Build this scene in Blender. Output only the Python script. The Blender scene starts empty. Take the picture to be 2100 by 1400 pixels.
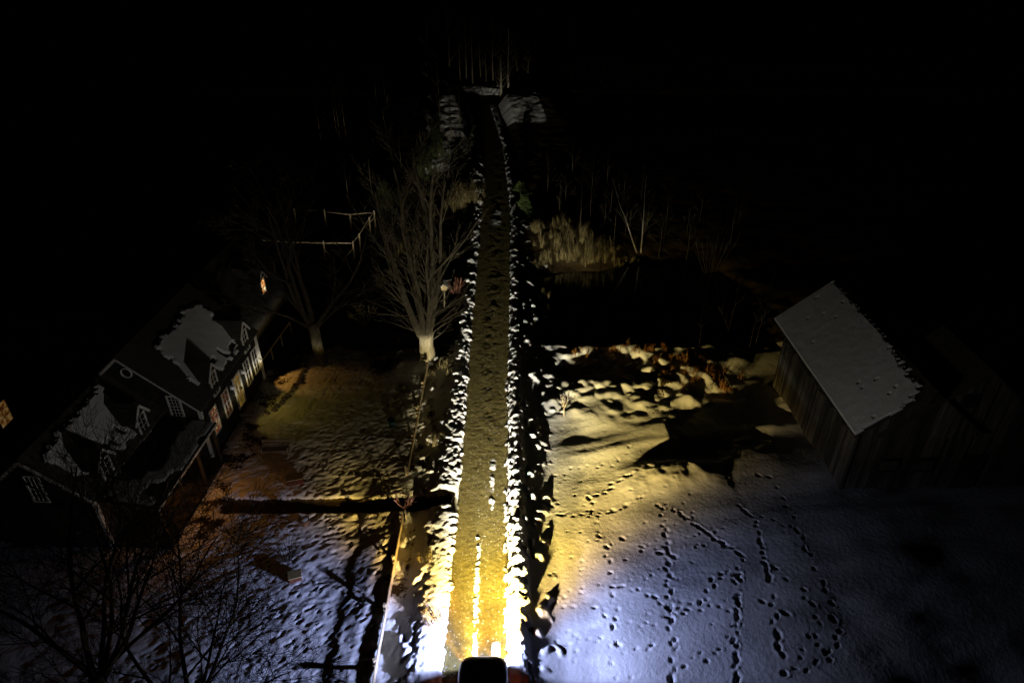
import bpy, math, random
import numpy as np
from mathutils import Vector, Matrix

S = bpy.context.scene
COL = S.collection
R = math.radians
# ------------------------------------------------------------------ camera
cd = bpy.data.cameras.new("camera"); cam = bpy.data.objects.new("camera", cd); COL.objects.link(cam)
cam.location = (0, 0, 24.0); cam.rotation_euler = (R(90 - 32), 0, 0)
cd.sensor_width = 36; cd.lens = 24.0; cd.clip_start = 0.1; cd.clip_end = 3000
S.camera = cam
# ------------------------------------------------------------------ night sky
W = bpy.data.worlds.new("World"); S.world = W; W.use_nodes = True
nt = W.node_tree
sky = nt.nodes.new("ShaderNodeTexSky"); sky.sky_type = 'NISHITA'; sky.sun_disc = False
sky.sun_elevation = R(-9); sky.sun_rotation = R(200)
nt.links.new(sky.outputs[0], nt.nodes["Background"].inputs[0])
nt.nodes["Background"].inputs[1].default_value = 0.05
S.view_settings.view_transform = 'Standard'; S.view_settings.look = 'None'
S.view_settings.exposure = 0; S.view_settings.gamma = 1
S.cycles.max_bounces = 4; S.cycles.diffuse_bounces = 1; S.cycles.glossy_bounces = 2
S.cycles.use_denoising = True
S.cycles.sample_clamp_indirect = 1.2
HEADLAMP = 1.0          # overall strength of the car's beams
CAR = (-1.04, 12.9, 0.0)

# ================================================================== helpers
def link(o): COL.objects.link(o); return o

def tag(o, label=None, cat=None, group=None, kind=None):
    if label: o["label"] = label
    if cat: o["category"] = cat
    if group: o["group"] = group
    if kind: o["kind"] = kind
    return o

def thing(name, label, cat, loc, group=None, rz=0):
    o = link(bpy.data.objects.new(name, None)); o.location = loc; o.rotation_euler = (0, 0, rz)
    o.empty_display_size = .3
    return tag(o, label, cat, group)

class MB:
    def __init__(s): s.v = []; s.f = []
    def box(s, x0, x1, y0, y1, z0, z1):
        b = len(s.v)
        s.v += [(x0,y0,z0),(x1,y0,z0),(x1,y1,z0),(x0,y1,z0),(x0,y0,z1),(x1,y0,z1),(x1,y1,z1),(x0,y1,z1)]
        s.f += [(b,b+3,b+2,b+1),(b+4,b+5,b+6,b+7),(b,b+1,b+5,b+4),(b+1,b+2,b+6,b+5),(b+2,b+3,b+7,b+6),(b+3,b,b+4,b+7)]
        return s
    def bar(s, a, b_, w, h, up=(0,0,1)):
        a = Vector(a); b_ = Vector(b_); d = (b_-a).normalized(); u = Vector(up)
        sd = d.cross(u)
        if sd.length < 1e-4: sd = d.cross(Vector((1,0,0)))
        sd.normalize(); u = sd.cross(d)
        n = len(s.v)
        for p in (a, b_):
            for q, r in ((-1,-1),(1,-1),(1,1),(-1,1)):
                s.v.append(tuple(p + sd*(q*w/2) + u*(r*h/2)))
        s.f += [(n,n+1,n+2,n+3),(n+4,n+7,n+6,n+5)] + [(n+i, n+4+i, n+4+(i+1)%4, n+(i+1)%4) for i in range(4)]
        return s
    def prism(s, poly, d):           # poly: planar 3-D loop, extruded by vector d
        n = len(s.v); k = len(poly); d = Vector(d)
        s.v += [tuple(p) for p in poly] + [tuple(Vector(p)+d) for p in poly]
        s.f += [tuple(range(n, n+k)), tuple(range(n+2*k-1, n+k-1, -1))]
        s.f += [(n+i, n+k+i, n+k+(i+1)%k, n+(i+1)%k) for i in range(k)]
        return s
    def tube(s, pts, rad, sides=6, cap=True):
        n0 = len(s.v); ref = Vector((0.31,0.17,0.93)); m = len(pts)
        P = [Vector(p) for p in pts]
        for i, p in enumerate(P):
            d = (P[min(i+1,m-1)] - P[max(i-1,0)])
            if d.length < 1e-6: d = Vector((0,0,1))
            d.normalize(); a = d.cross(ref)
            if a.length < .05: a = d.cross(Vector((1,0,0)))
            a.normalize(); b = d.cross(a)
            for k in range(sides):
                t = 2*math.pi*k/sides
                s.v.append(tuple(p + a*(rad[i]*math.cos(t)) + b*(rad[i]*math.sin(t))))
        for i in range(m-1):
            for k in range(sides):
                k2 = (k+1) % sides
                s.f.append((n0+i*sides+k, n0+i*sides+k2, n0+(i+1)*sides+k2, n0+(i+1)*sides+k))
        if cap:
            s.f.append(tuple(range(n0+sides-1, n0-1, -1)))
            s.f.append(tuple(range(n0+(m-1)*sides, n0+m*sides)))
        return s
    def lathe(s, prof, c=(0,0,0), n=20):
        b = len(s.v)
        for r, z in prof:
            for k in range(n):
                t = 2*math.pi*k/n; s.v.append((c[0]+r*math.cos(t), c[1]+r*math.sin(t), c[2]+z))
        for i in range(len(prof)-1):
            for k in range(n):
                k2 = (k+1)%n; s.f.append((b+i*n+k, b+i*n+k2, b+(i+1)*n+k2, b+(i+1)*n+k))
        s.f.append(tuple(range(b+n-1, b-1, -1))); s.f.append(tuple(range(b+(len(prof)-1)*n, b+len(prof)*n)))
        return s
    def build(s, name, mat, parent=None, loc=None, smooth=False):
        me = bpy.data.meshes.new(name); me.from_pydata(s.v, [], s.f); me.update()
        if mat: me.materials.append(mat)
        if smooth: me.polygons.foreach_set("use_smooth", [True]*len(me.polygons))
        o = link(bpy.data.objects.new(name, me)); o.parent = parent
        if loc: o.location = loc
        return o

def copy_tree(o, parent=None):
    c = o.copy(); COL.objects.link(c); c.parent = parent
    for ch in [q for q in bpy.data.objects if q.parent == o]: copy_tree(ch, c)
    return c

# ---- value noise in numpy
_rt = np.random.RandomState(7).rand(256, 256)
def vnoise(x, y):
    xi = np.floor(x).astype(int); yi = np.floor(y).astype(int)
    fx = x - xi; fy = y - yi
    fx = fx*fx*(3-2*fx); fy = fy*fy*(3-2*fy)
    a = _rt[xi & 255, yi & 255]; b = _rt[(xi+1) & 255, yi & 255]
    c = _rt[xi & 255, (yi+1) & 255]; d = _rt[(xi+1) & 255, (yi+1) & 255]
    return (a*(1-fx)+b*fx)*(1-fy) + (c*(1-fx)+d*fx)*fy
def fbm(x, y, f, o=4, seed=0.0):
    t = 0; a = .5
    for i in range(o):
        # rotate each octave so that the lattice does not show
        ca, sa = math.cos(.6+i*1.1), math.sin(.6+i*1.1)
        t = t + a*(vnoise((x*ca-y*sa)*f+seed+i*17.3, (x*sa+y*ca)*f+seed*1.7+i*9.1) - .5); a *= .5; f *= 2.03
    return t
def sstep(a, b, x):
    t = np.clip((x-a)/(b-a), 0, 1); return t*t*(3-2*t)

# ================================================================== materials
def mat(name, col, rough=.8, metal=0, spec=.3, var=0, vscale=5, bump=0, bscale=30, stretch=None, col2=None, emit=None, coat=0):
    m = bpy.data.materials.new(name); m.use_nodes = True
    t = m.node_tree; b = t.nodes["Principled BSDF"]
    b.inputs["Base Color"].default_value = (*col, 1); b.inputs["Roughness"].default_value = rough
    b.inputs["Metallic"].default_value = metal; b.inputs["Specular IOR Level"].default_value = spec
    b.inputs["Coat Weight"].default_value = coat
    if var or col2 or bump:
        tc = t.nodes.new("ShaderNodeTexCoord"); mp = t.nodes.new("ShaderNodeMapping")
        t.links.new(tc.outputs["Object"], mp.inputs[0])
        if stretch: mp.inputs["Scale"].default_value = stretch
    if var or col2:
        n = t.nodes.new("ShaderNodeTexNoise"); n.inputs["Scale"].default_value = vscale; n.inputs["Detail"].default_value = 6
        n.inputs["Roughness"].default_value = .65
        t.links.new(mp.outputs[0], n.inputs[0])
        cr = t.nodes.new("ShaderNodeValToRGB")
        c1 = col2 if col2 else tuple(c*(1-var) for c in col)
        cr.color_ramp.elements[0].position = .35; cr.color_ramp.elements[0].color = (*c1, 1)
        cr.color_ramp.elements[1].position = .65; cr.color_ramp.elements[1].color = (*col, 1)
        t.links.new(n.outputs[0], cr.inputs[0]); t.links.new(cr.outputs[0], b.inputs["Base Color"])
    if bump:
        n2 = t.nodes.new("ShaderNodeTexNoise"); n2.inputs["Scale"].default_value = bscale; n2.inputs["Detail"].default_value = 4
        t.links.new(mp.outputs[0], n2.inputs[0])
        bp = t.nodes.new("ShaderNodeBump"); bp.inputs["Distance"].default_value = bump
        t.links.new(n2.outputs[0], bp.inputs["Height"]); t.links.new(bp.outputs[0], b.inputs["Normal"])
    if emit:
        b.inputs["Emission Color"].default_value = (*emit[0], 1); b.inputs["Emission Strength"].default_value = emit[1]
    return m

def ground_mat(name, snow_c, earth_a, earth_b, bump_d, grain):
    """snow and bare earth mixed by the snow_cover attribute, fine crust grain as bump"""
    m = bpy.data.materials.new(name); m.use_nodes = True
    t = m.node_tree; b = t.nodes["Principled BSDF"]; L = t.links.new
    g = t.nodes.new("ShaderNodeNewGeometry")
    at = t.nodes.new("ShaderNodeAttribute"); at.attribute_name = "snow_cover"
    n = t.nodes.new("ShaderNodeTexNoise"); n.inputs["Scale"].default_value = 6; n.inputs["Detail"].default_value = 8; n.inputs["Roughness"].default_value = .7
    L(g.outputs["Position"], n.inputs[0])
    cr = t.nodes.new("ShaderNodeValToRGB"); cr.color_ramp.elements[0].position = .3; cr.color_ramp.elements[1].position = .7
    cr.color_ramp.elements[0].color = (*earth_a, 1); cr.color_ramp.elements[1].color = (*earth_b, 1)
    L(n.outputs[0], cr.inputs[0])
    n3 = t.nodes.new("ShaderNodeTexNoise"); n3.inputs["Scale"].default_value = 9; n3.inputs["Detail"].default_value = 6
    L(g.outputs["Position"], n3.inputs[0])
    # edge of the snow broken up by noise
    ad = t.nodes.new("ShaderNodeMath"); ad.operation = 'ADD'; L(at.outputs["Fac"], ad.inputs[0])
    sb = t.nodes.new("ShaderNodeMath"); sb.operation = 'MULTIPLY_ADD'; L(n3.outputs[0], sb.inputs[0]); sb.inputs[1].default_value = .8; sb.inputs[2].default_value = -.4
    L(sb.outputs[0], ad.inputs[1])
    mr = t.nodes.new("ShaderNodeMapRange"); mr.inputs[1].default_value = .42; mr.inputs[2].default_value = .58
    L(ad.outputs[0], mr.inputs[0])
    mx = t.nodes.new("ShaderNodeMix"); mx.data_type = 'RGBA'
    L(mr.outputs[0], mx.inputs[0]); L(cr.outputs[0], mx.inputs[6]); mx.inputs[7].default_value = (*snow_c, 1)
    L(mx.outputs[2], b.inputs["Base Color"])
    b.inputs["Roughness"].default_value = .85; b.inputs["Specular IOR Level"].default_value = .12
    n2 = t.nodes.new("ShaderNodeTexNoise"); n2.inputs["Scale"].default_value = grain; n2.inputs["Detail"].default_value = 5; n2.inputs["Roughness"].default_value = .6
    L(g.outputs["Position"], n2.inputs[0])
    bp = t.nodes.new("ShaderNodeBump"); bp.inputs["Distance"].default_value = bump_d; bp.inputs["Strength"].default_value = 1
    L(n2.outputs[0], bp.inputs["Height"]); L(bp.outputs[0], b.inputs["Normal"])
    return m

M = {}
M['ground'] = ground_mat('snow_and_earth', (.8,.82,.86), (.018,.013,.007), (.07,.048,.02), .022, 5)
M['road'] = ground_mat('gravel_road', (.78,.8,.82), (.07,.055,.017), (.17,.142,.048), .016, 22)
M['snow'] = mat('roof_snow', (.8,.82,.85), .85, spec=.1, bump=.02, bscale=14)
M['asphalt'] = mat('dark_asphalt', (.045,.043,.04), .85, var=.4, vscale=8, bump=.01, bscale=40)
M['water'] = mat('pond_water', (.006,.007,.006), .06, spec=.5, bump=.003, bscale=3)
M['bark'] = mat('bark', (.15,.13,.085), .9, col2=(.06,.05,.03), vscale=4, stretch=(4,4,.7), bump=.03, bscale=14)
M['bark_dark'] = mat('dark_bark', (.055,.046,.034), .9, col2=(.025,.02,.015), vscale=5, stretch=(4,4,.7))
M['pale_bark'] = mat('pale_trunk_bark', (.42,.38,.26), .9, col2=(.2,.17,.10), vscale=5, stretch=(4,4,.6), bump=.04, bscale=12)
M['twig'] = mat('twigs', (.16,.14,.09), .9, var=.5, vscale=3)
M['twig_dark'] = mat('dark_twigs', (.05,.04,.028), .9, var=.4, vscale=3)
M['redtwig'] = mat('red_twigs', (.13,.055,.038), .8, var=.4, vscale=6)
M['birch'] = mat('pale_birch_bark', (.5,.47,.4), .8, col2=(.14,.12,.09), vscale=3, stretch=(2,2,5))
M['grass'] = mat('dry_grass', (.22,.185,.085), .8, col2=(.05,.038,.014), vscale=2.5)
M['russet'] = mat('russet_weeds', (.30,.15,.05), .8, col2=(.16,.07,.02), vscale=4)
M['leaf'] = mat('evergreen_leaves', (.075,.10,.035), .7, col2=(.03,.045,.016), vscale=2)
M['needle'] = mat('pine_needles', (.07,.105,.03), .7, col2=(.03,.05,.015), vscale=3)
M['wood_fence'] = mat('weathered_fence_wood', (.55,.46,.3), .8, col2=(.34,.27,.17), vscale=4, stretch=(6,.6,6), bump=.004, bscale=20)
M['peeled'] = mat('peeled_pole_wood', (.55,.5,.4), .8, col2=(.25,.2,.13), vscale=3, stretch=(3,3,1.2))
M['white'] = mat('white_trim_paint', (.72,.72,.7), .6, var=.12, vscale=6)
M['clap'] = mat('dark_clapboard', (.035,.032,.03), .75, var=.35, vscale=3, stretch=(1,1,6))
M['roof'] = mat('dark_roof_boards', (.075,.07,.062), .85, col2=(.035,.033,.03), vscale=2.5, stretch=(.7,5,.7), bump=.006, bscale=12)
M['glass'] = mat('dark_window_glass', (.02,.02,.022), .08, spec=.5)
M['black'] = mat('black_metal', (.02,.02,.02), .5, spec=.4)
M['barnwood'] = mat('grey_barn_boards', (.12,.105,.085), .9, col2=(.035,.03,.024), vscale=2.2, stretch=(5,5,.35), bump=.006, bscale=12)
def island_vary(m, lo, hi):
    t = m.node_tree; b = t.nodes["Principled BSDF"]; src = b.inputs["Base Color"].links[0].from_socket
    g = t.nodes.new("ShaderNodeNewGeometry"); mr = t.nodes.new("ShaderNodeMapRange"); mr.inputs[3].default_value = lo; mr.inputs[4].default_value = hi
    t.links.new(g.outputs["Random Per Island"], mr.inputs[0])
    v = t.nodes.new("ShaderNodeVectorMath"); v.operation = 'SCALE'; t.links.new(src, v.inputs[0]); t.links.new(mr.outputs[0], v.inputs[3]); t.links.new(v.outputs[0], b.inputs["Base Color"])
M['barnwood'] = mat('grey_barn_boards', (.21,.195,.165), .9, col2=(.07,.06,.05), vscale=2.2, stretch=(5,5,.35), bump=.006, bscale=12)
island_vary(M['barnwood'], .22, .9)
M['barnroof'] = mat('barn_roof_boards', (.06,.052,.042), .9, var=.4, vscale=4)
M['stone'] = mat('field_stone', (.22,.2,.17), .9, var=.5, vscale=6, bump=.02, bscale=9)
M['bench'] = mat('silvered_bench_wood', (.36,.32,.25), .8, var=.4, vscale=6, stretch=(1,6,6))
M['crate'] = mat('raw_crate_wood', (.5,.4,.2), .8, var=.35, vscale=8)
M['redwood'] = mat('red_stained_wood', (.22,.07,.04), .8, var=.3, vscale=8)
M['blue'] = mat('blue_enamel', (.09,.30,.42), .4, spec=.5)
M['terracotta'] = mat('terracotta', (.28,.15,.09), .8, var=.3)
M['paint'] = mat('silver_car_paint', (.42,.43,.46), .22, metal=.35, spec=.5, coat=.6)
M['rubber'] = mat('tyre_rubber', (.02,.02,.02), .85)
M['alloy'] = mat('wheel_alloy', (.5,.5,.52), .3, metal=.9)
M['lens'] = mat('headlamp_lens', (.8,.8,.8), .1, emit=((1,.9,.65), 6))
M['tail'] = mat('tail_lamp_lens', (.4,.01,.01), .2, emit=((1,.05,.02), 2))
M['marker'] = mat('side_marker_lens', (.5,.1,.02), .2, emit=((1,.12,.03), 3))

def lit_pane(name, stops, strength, scale):
    m = bpy.data.materials.new(name); m.use_nodes = True; t = m.node_tree; b = t.nodes["Principled BSDF"]
    tc = t.nodes.new("ShaderNodeTexCoord"); n = t.nodes.new("ShaderNodeTexNoise"); n.inputs["Scale"].default_value = scale; n.inputs["Detail"].default_value = 3
    t.links.new(tc.outputs["Object"], n.inputs[0])
    cr = t.nodes.new("ShaderNodeValToRGB"); e = cr.color_ramp.elements
    while len(e) < len(stops): e.new(.5)
    for q, (p, c) in zip(e, stops): q.position = p; q.color = (*c, 1)
    t.links.new(n.outputs[0], cr.inputs[0]); t.links.new(cr.outputs[0], b.inputs["Emission Color"])
    b.inputs["Emission Strength"].default_value = strength; b.inputs["Base Color"].default_value = (.02,.02,.02,1)
    b.inputs["Roughness"].default_value = .1
    return m
M['pane_red'] = lit_pane('lit_pane_red_room', [(.35,(.10,.02,.01)),(.5,(.45,.10,.03)),(.62,(.75,.55,.28))], .26, 5)
M['pane_dim'] = lit_pane('lit_pane_dim_room', [(.35,(.015,.01,.008)),(.55,(.14,.03,.012)),(.7,(.22,.10,.03))], .22, 4)
M['pane_door'] = lit_pane('lit_door_pane', [(.35,(.05,.025,.006)),(.5,(.30,.20,.03)),(.65,(.5,.25,.05))], .3, 5)
M['pane_amber'] = lit_pane('lit_pane_amber_lamp', [(.36,(.35,.08,.01)),(.5,(.9,.32,.06)),(.6,(1.0,.75,.4))], 1.1, 5)
M['pane_far'] = lit_pane('lit_pane_curtained', [(.36,(.12,.03,.005)),(.5,(.42,.20,.05)),(.6,(.5,.32,.12))], .2, 4)
M['lantern'] = mat('lantern_glass', (.8,.6,.3), .3, emit=((1,.62,.2), 2.0))
M['lantern_dim'] = mat('dim_lantern_glass', (.7,.7,.7), .3, emit=((.9,.9,1), .12))

# ================================================================== terrain
EL = np.array([(8,-2.55),(15,-2.6),(25,-2.58),(33,-2.67),(42,-2.81),(60,-2.94),(66,-2.95),(76,-3.3),(83.4,-3.87),(95,-5.2),(105,-6.9),(112,-9.5)])
ER = np.array([(8,-.14),(15,-.14),(33,-.2),(60,-.14),(66,-.34),(76,-.77),(83.4,-1.19),(95,-2.33),(104,-3.3),(107,-2.2),(112,2)])
def eL(y): return np.interp(y, EL[:,0], EL[:,1])
def eR(y): return np.interp(y, ER[:,0], ER[:,1])

def axis(segs):
    out = []
    for a, b, st in segs:
        n = max(1, int(round((b-a)/st))); out += list(np.linspace(a, b, n, endpoint=False))
    out.append(segs[-1][1]); return np.array(out)
xs = axis([(-700,-120,58),(-120,-40,8),(-40,-20,.7),(-20,-15,.16),(-15,-4.6,.075),(-4.6,1.8,.058),(1.8,14,.075),(14,20,.16),(20,40,.7),(40,120,8),(120,700,58)])
ys = axis([(-200,0,25),(0,11,1.1),(11,14.4,.25),(14.4,32,.062),(32,46,.095),(46,62,.14),(62,84,.2),(84,118,.28),(118,150,2),(150,300,15),(300,900,60)])
X, Y = np.meshgrid(xs, ys, indexing='ij')
edge_n = fbm(X*.0, Y, 1.6, 3, 401)*.16
eLY, eRY = eL(Y)+edge_n, eR(Y)+fbm(X*.0, Y, 1.4, 3, 411)*.12
dL = eLY - X; dR = X - eRY                        # distance outside each road edge
inroad = (dL < 0) & (dR < 0) & (Y < 107)
near = sstep(46, 26, Y)
past = sstep(104, 107, Y)
Z = -.4*sstep(.5, 2.3, np.maximum(dL, dR)) + .10*sstep(.8, 1.6, dL)*sstep(4.2, 2.8, dL)*near
Z = Z*(1-sstep(60, 75, Y)*.6)
# broad swell of the lawns and fields
swell = fbm(X, Y, .16, 3, 3.1)
Z += swell*.30*sstep(2, 5, np.maximum(dL, dR))
# fine hummocks: rough on the left yard, smooth on the right lawn
rough = np.where(dL > 0, 1.0, .16)
offr = sstep(.9, 2.2, np.maximum(dL, dR))
Z += fbm(X, Y, 1.3, 3, 11)*.085*rough*offr
Z += fbm(X*.8+Y*.5, Y*1.2-X*.6, 4.5, 3, 21)*.085*np.where(dL > 0, 1.0, .10)*offr
# ripple of drifted snow on the right lawn (long low waves across the beam)
Z += fbm(X*.34-Y*.1, Y*1.0-X*.22, .46, 3, 5)*(.25+.17*sstep(24.5,28,Y)+.14*sstep(10,15,X))*sstep(1.5, 4, dR)*sstep(38, 34, Y)
# hummocky strip before the pond
hz = sstep(1.2, 2.4, dR)*sstep(29.5, 34, Y)*sstep(40, 37.5, Y)*sstep(16, 12, X)
Z += hz*(np.abs(fbm(X, Y, .62, 3, 31))*1.35 - .12)
Z -= .7*np.exp(-(((X-6.2)/1.5)**2+((Y-36.4)/1.6)**2))
Z += .35*np.exp(-(((X-5.4)/1.6)**2+((Y-34.3)/.6)**2))
# the crest that the footpath follows, with the hollow behind it
cx = np.array([4.6,5.6,7.07,8.9,10.75,11.6]); cy = np.array([25.0,25.7,26.2,26.6,26.2,25.0])
crest = np.interp(X, cx, cy)
crest = crest + fbm(X, X*0, .7, 3, 191)*.9
on = sstep(4.4, 7.2, X)*sstep(11.4, 9.6, X)*(1+.9*fbm(X, Y, 1.1, 3, 195))
Z += on*.34*np.exp(-((Y-crest)/1.1)**2)
az = np.degrees(np.arctan2(X+1, Y-15.2)) + fbm(X, Y, .5, 3, 181)*9; rr = np.hypot(X+1, Y-15.2)
Z -= .55*sstep(33, 37, az)*sstep(47, 43, az)*sstep(14.0, 17.0, rr)*sstep(40, 34, rr)*sstep(26.6, 28, Y)
# road bed and snow banks
bed = sstep(.35, -.1, np.maximum(dL, dR))*(1-sstep(109.5, 110.5, Y))
lump = fbm(X, Y, 3.4, 3, 41); lump2 = fbm(X, Y, 8.5, 3, 51); lump3 = fbm(X, Y, 1.05, 2, 61)
hb = .22 + .13*near
bl = (hb-.17*near)*np.exp(-((dL-(.5+.12*near))/(.36+.38*near))**2)*sstep(-.02, .22, dL)
bl += .5*np.exp(-((dL-.8)/.6)**2)*sstep(64, 69, Y)*sstep(93, 86, Y)*sstep(-.02, .3, dL)
br = (hb+.02)*np.exp(-((dR-.42)/.3)**2)*sstep(-.02, .2, dR)
gap = sstep(-.16, .10, lump3 + .30*near)          # the bank is broken into clumps further off
bl *= (.3+.7*gap); br *= (.6+.4*gap)
bnk = (bl + br)*(.75+.35*near)*(1 + (1.6-1.0*near)*lump) + lump2*.08*(bl + br > .05)*np.minimum(1, (bl+br)*5)
bnk = np.maximum(bnk, 0)*(1-past)
# second row of thrown clods beyond the banks
thr = np.maximum(0, fbm(X, Y, 2.1, 2, 71)-.09)*2.2
thrm = sstep(.9, 1.4, dL)*sstep(3.0, 1.8, dL) + sstep(.7, 1.1, dR)*sstep(2.6, 1.6, dR)
bnk += thr*thrm*sstep(60, 44, Y)*(1-past)*.55
Z = Z*(1-bed) + bnk - .03*bed
# shovelled path from the road to the house
pth = sstep(.55, .34, np.abs(Y-24.03+.05*fbm(X, Y, 2.2, 3, 81)*4))*sstep(-14.6, -13.6, X)*sstep(-2.7, -3.2, X)
pedge = np.exp(-((np.abs(Y-24.03)-.72)/.2)**2)*sstep(-14.6, -13.6, X)*sstep(-3.0, -3.8, X)
Z += pedge*(.0+.2*lump)
Z = Z*(1-pth) + (-.62)*pth
# pond
edge = fbm(X, Y, .35, 3, 91)*2.2
pond = sstep(1.5, 3.3, X+edge*.5)*sstep(19, 16, X+edge)*sstep(38.4, 40.0, Y+edge*.5)*sstep(52.6+9*sstep(7, 11, X), 47.6, Y+edge*.4)
Z = Z*(1-pond) + (-1.5)*pond
Z += .8*sstep(51, 57, Y)*sstep(1, 3, dR)*sstep(64, 58, Y)*sstep(10, 7, X) - .25*np.exp(-((Y-50.5)/1.5)**2)*sstep(1.5, 3, dR)
# rough ground in the woods
wood = sstep(38, 44, Y)*sstep(1.2, 3, np.maximum(dL, dR))
Z += wood*fbm(X, Y, .9, 4, 101)*.35
# the land rises in low steps beside the far stretch of the road
Z += (2.7*np.clip((Y-71)/28, 0, 1) + .25*fbm(X*.3, Y, .5, 3, 171))*sstep(.9, 2.2, dL)*sstep(12, 9, dL)*(1-past)
Z += (1.0*sstep(70, 100, Y) + .9*sstep(90, 103, Y))*sstep(.8, 2.6, dR)*sstep(11, 8, dR)*(1-past)
# rising bank behind the crossing road
Z += .45*sstep(110.2, 113, Y) + .8*sstep(116,135,Y) + .2*sstep(110.2, 111, Y)*(1+3*lump)
Z += fbm(X, Y, .05, 3, 111)*6*sstep(60, 220, np.hypot(X, Y-40))

# ---- snow cover (where snow lies and where the ground is bare)
nz = fbm(X, Y, .45, 4, 121)
cov = np.where(dR > 0, sstep(39.6, 38.4, Y+nz*3), sstep(41, 33, Y+nz*8))
cov = np.where((X < -15.6) & (Y > 27), cov*.5, cov)
# thin snow along the ditch strip between the left bank and the fence
strip = sstep(1.4, 2.0, dL)*sstep(3.4, 2.6, dL)*sstep(14, 17, Y)
cov = cov - strip*(.20+1.7*fbm(X, Y, .8, 4, 131))
cov = np.where(hz > .3, cov - .5*sstep(.05, .22, fbm(X, Y, .8, 4, 141)), cov)
cov = np.maximum(cov, sstep(.05, .12, bnk))
# snow patches along the far stretch of the road
farL = sstep(70, 74, Y)*sstep(102, 99, Y)*sstep(.3, .8, dL)*sstep(7.5, 5.5, dL)
farR = sstep(90, 94, Y)*sstep(106, 105, Y)*sstep(.2, .6, dR)*sstep(7.5, 6, dR)
farB = sstep(110.3, 110.7, Y)*sstep(117, 114, Y)*sstep(-11, -8, X)*sstep(6, 4, X)
cov = np.maximum(cov, np.maximum(np.maximum(farL*(.75+1.6*nz), farR), farB*(.8+1.0*fbm(X, Y, 1.2, 3, 151))))
# flower bed along the house front
bedm = sstep(-12.9, -14.2, X+nz*1.5)*sstep(20, 22, Y)*sstep(42, 40, Y)
cov = cov - bedm*(.25+1.1*fbm(X, Y, 1.6, 4, 161)+.2)
cov = cov*(1-pth)*(1-pond)
cov = np.where(inroad, 0, cov)
# russet matted grass between pond and lawn at the right
cov -= .5*np.exp(-(((X-11)/2.6)**2+((Y-35)/1.6)**2))*(.6+2.5*nz)
cov = np.clip(cov, 0, 1)

# ---- footprints pressed into the snow
rng = random.Random(5)
def ix(arr, a, b): return max(0, np.searchsorted(arr, a)), min(len(arr), np.searchsorted(arr, b)+1)
def stamp(px, py, ang, la, lb, dep):
    r = max(la, lb)*2.6
    i0, i1 = ix(xs, px-r, px+r); j0, j1 = ix(ys, py-r, py+r)
    if i1 <= i0 or j1 <= j0: return
    x = X[i0:i1, j0:j1]-px; y = Y[i0:i1, j0:j1]-py
    u = (x*math.cos(ang)+y*math.sin(ang))/la; v = (-x*math.sin(ang)+y*math.cos(ang))/lb
    q = u*u+v*v
    Z[i0:i1, j0:j1] += -dep*np.exp(-q**1.5) + dep*.22*np.exp(-((np.sqrt(q)-1.5)/.38)**2)
def trail(pts, step=.62, dep=.12, wid=.11, side=.09, drag=0):
    d = 0; k = 0; dep *= .52; wid *= .66; side *= .85; drag *= .4
    for (x0,y0),(x1,y1) in zip(pts[:-1], pts[1:]):
        L = math.hypot(x1-x0, y1-y0); a = math.atan2(y1-y0, x1-x0)
        while d < L:
            t = d/L; sgn = 1 if k % 2 else -1
            stamp(x0+(x1-x0)*t-math.sin(a)*side*sgn+rng.uniform(-.05,.05), y0+(y1-y0)*t+math.cos(a)*side*sgn+rng.uniform(-.05,.05),
                  a+rng.uniform(-.5,.5), wid*rng.uniform(.9,2.1), wid*rng.uniform(.6,1.2), dep*rng.uniform(.35,1.2))
            if drag and rng.random() < drag: stamp(x0+(x1-x0)*t, y0+(y1-y0)*t, a, .26, .09, dep*.6)
            d += step*rng.uniform(.55,1.45); k += 1
        d -= L
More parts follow.
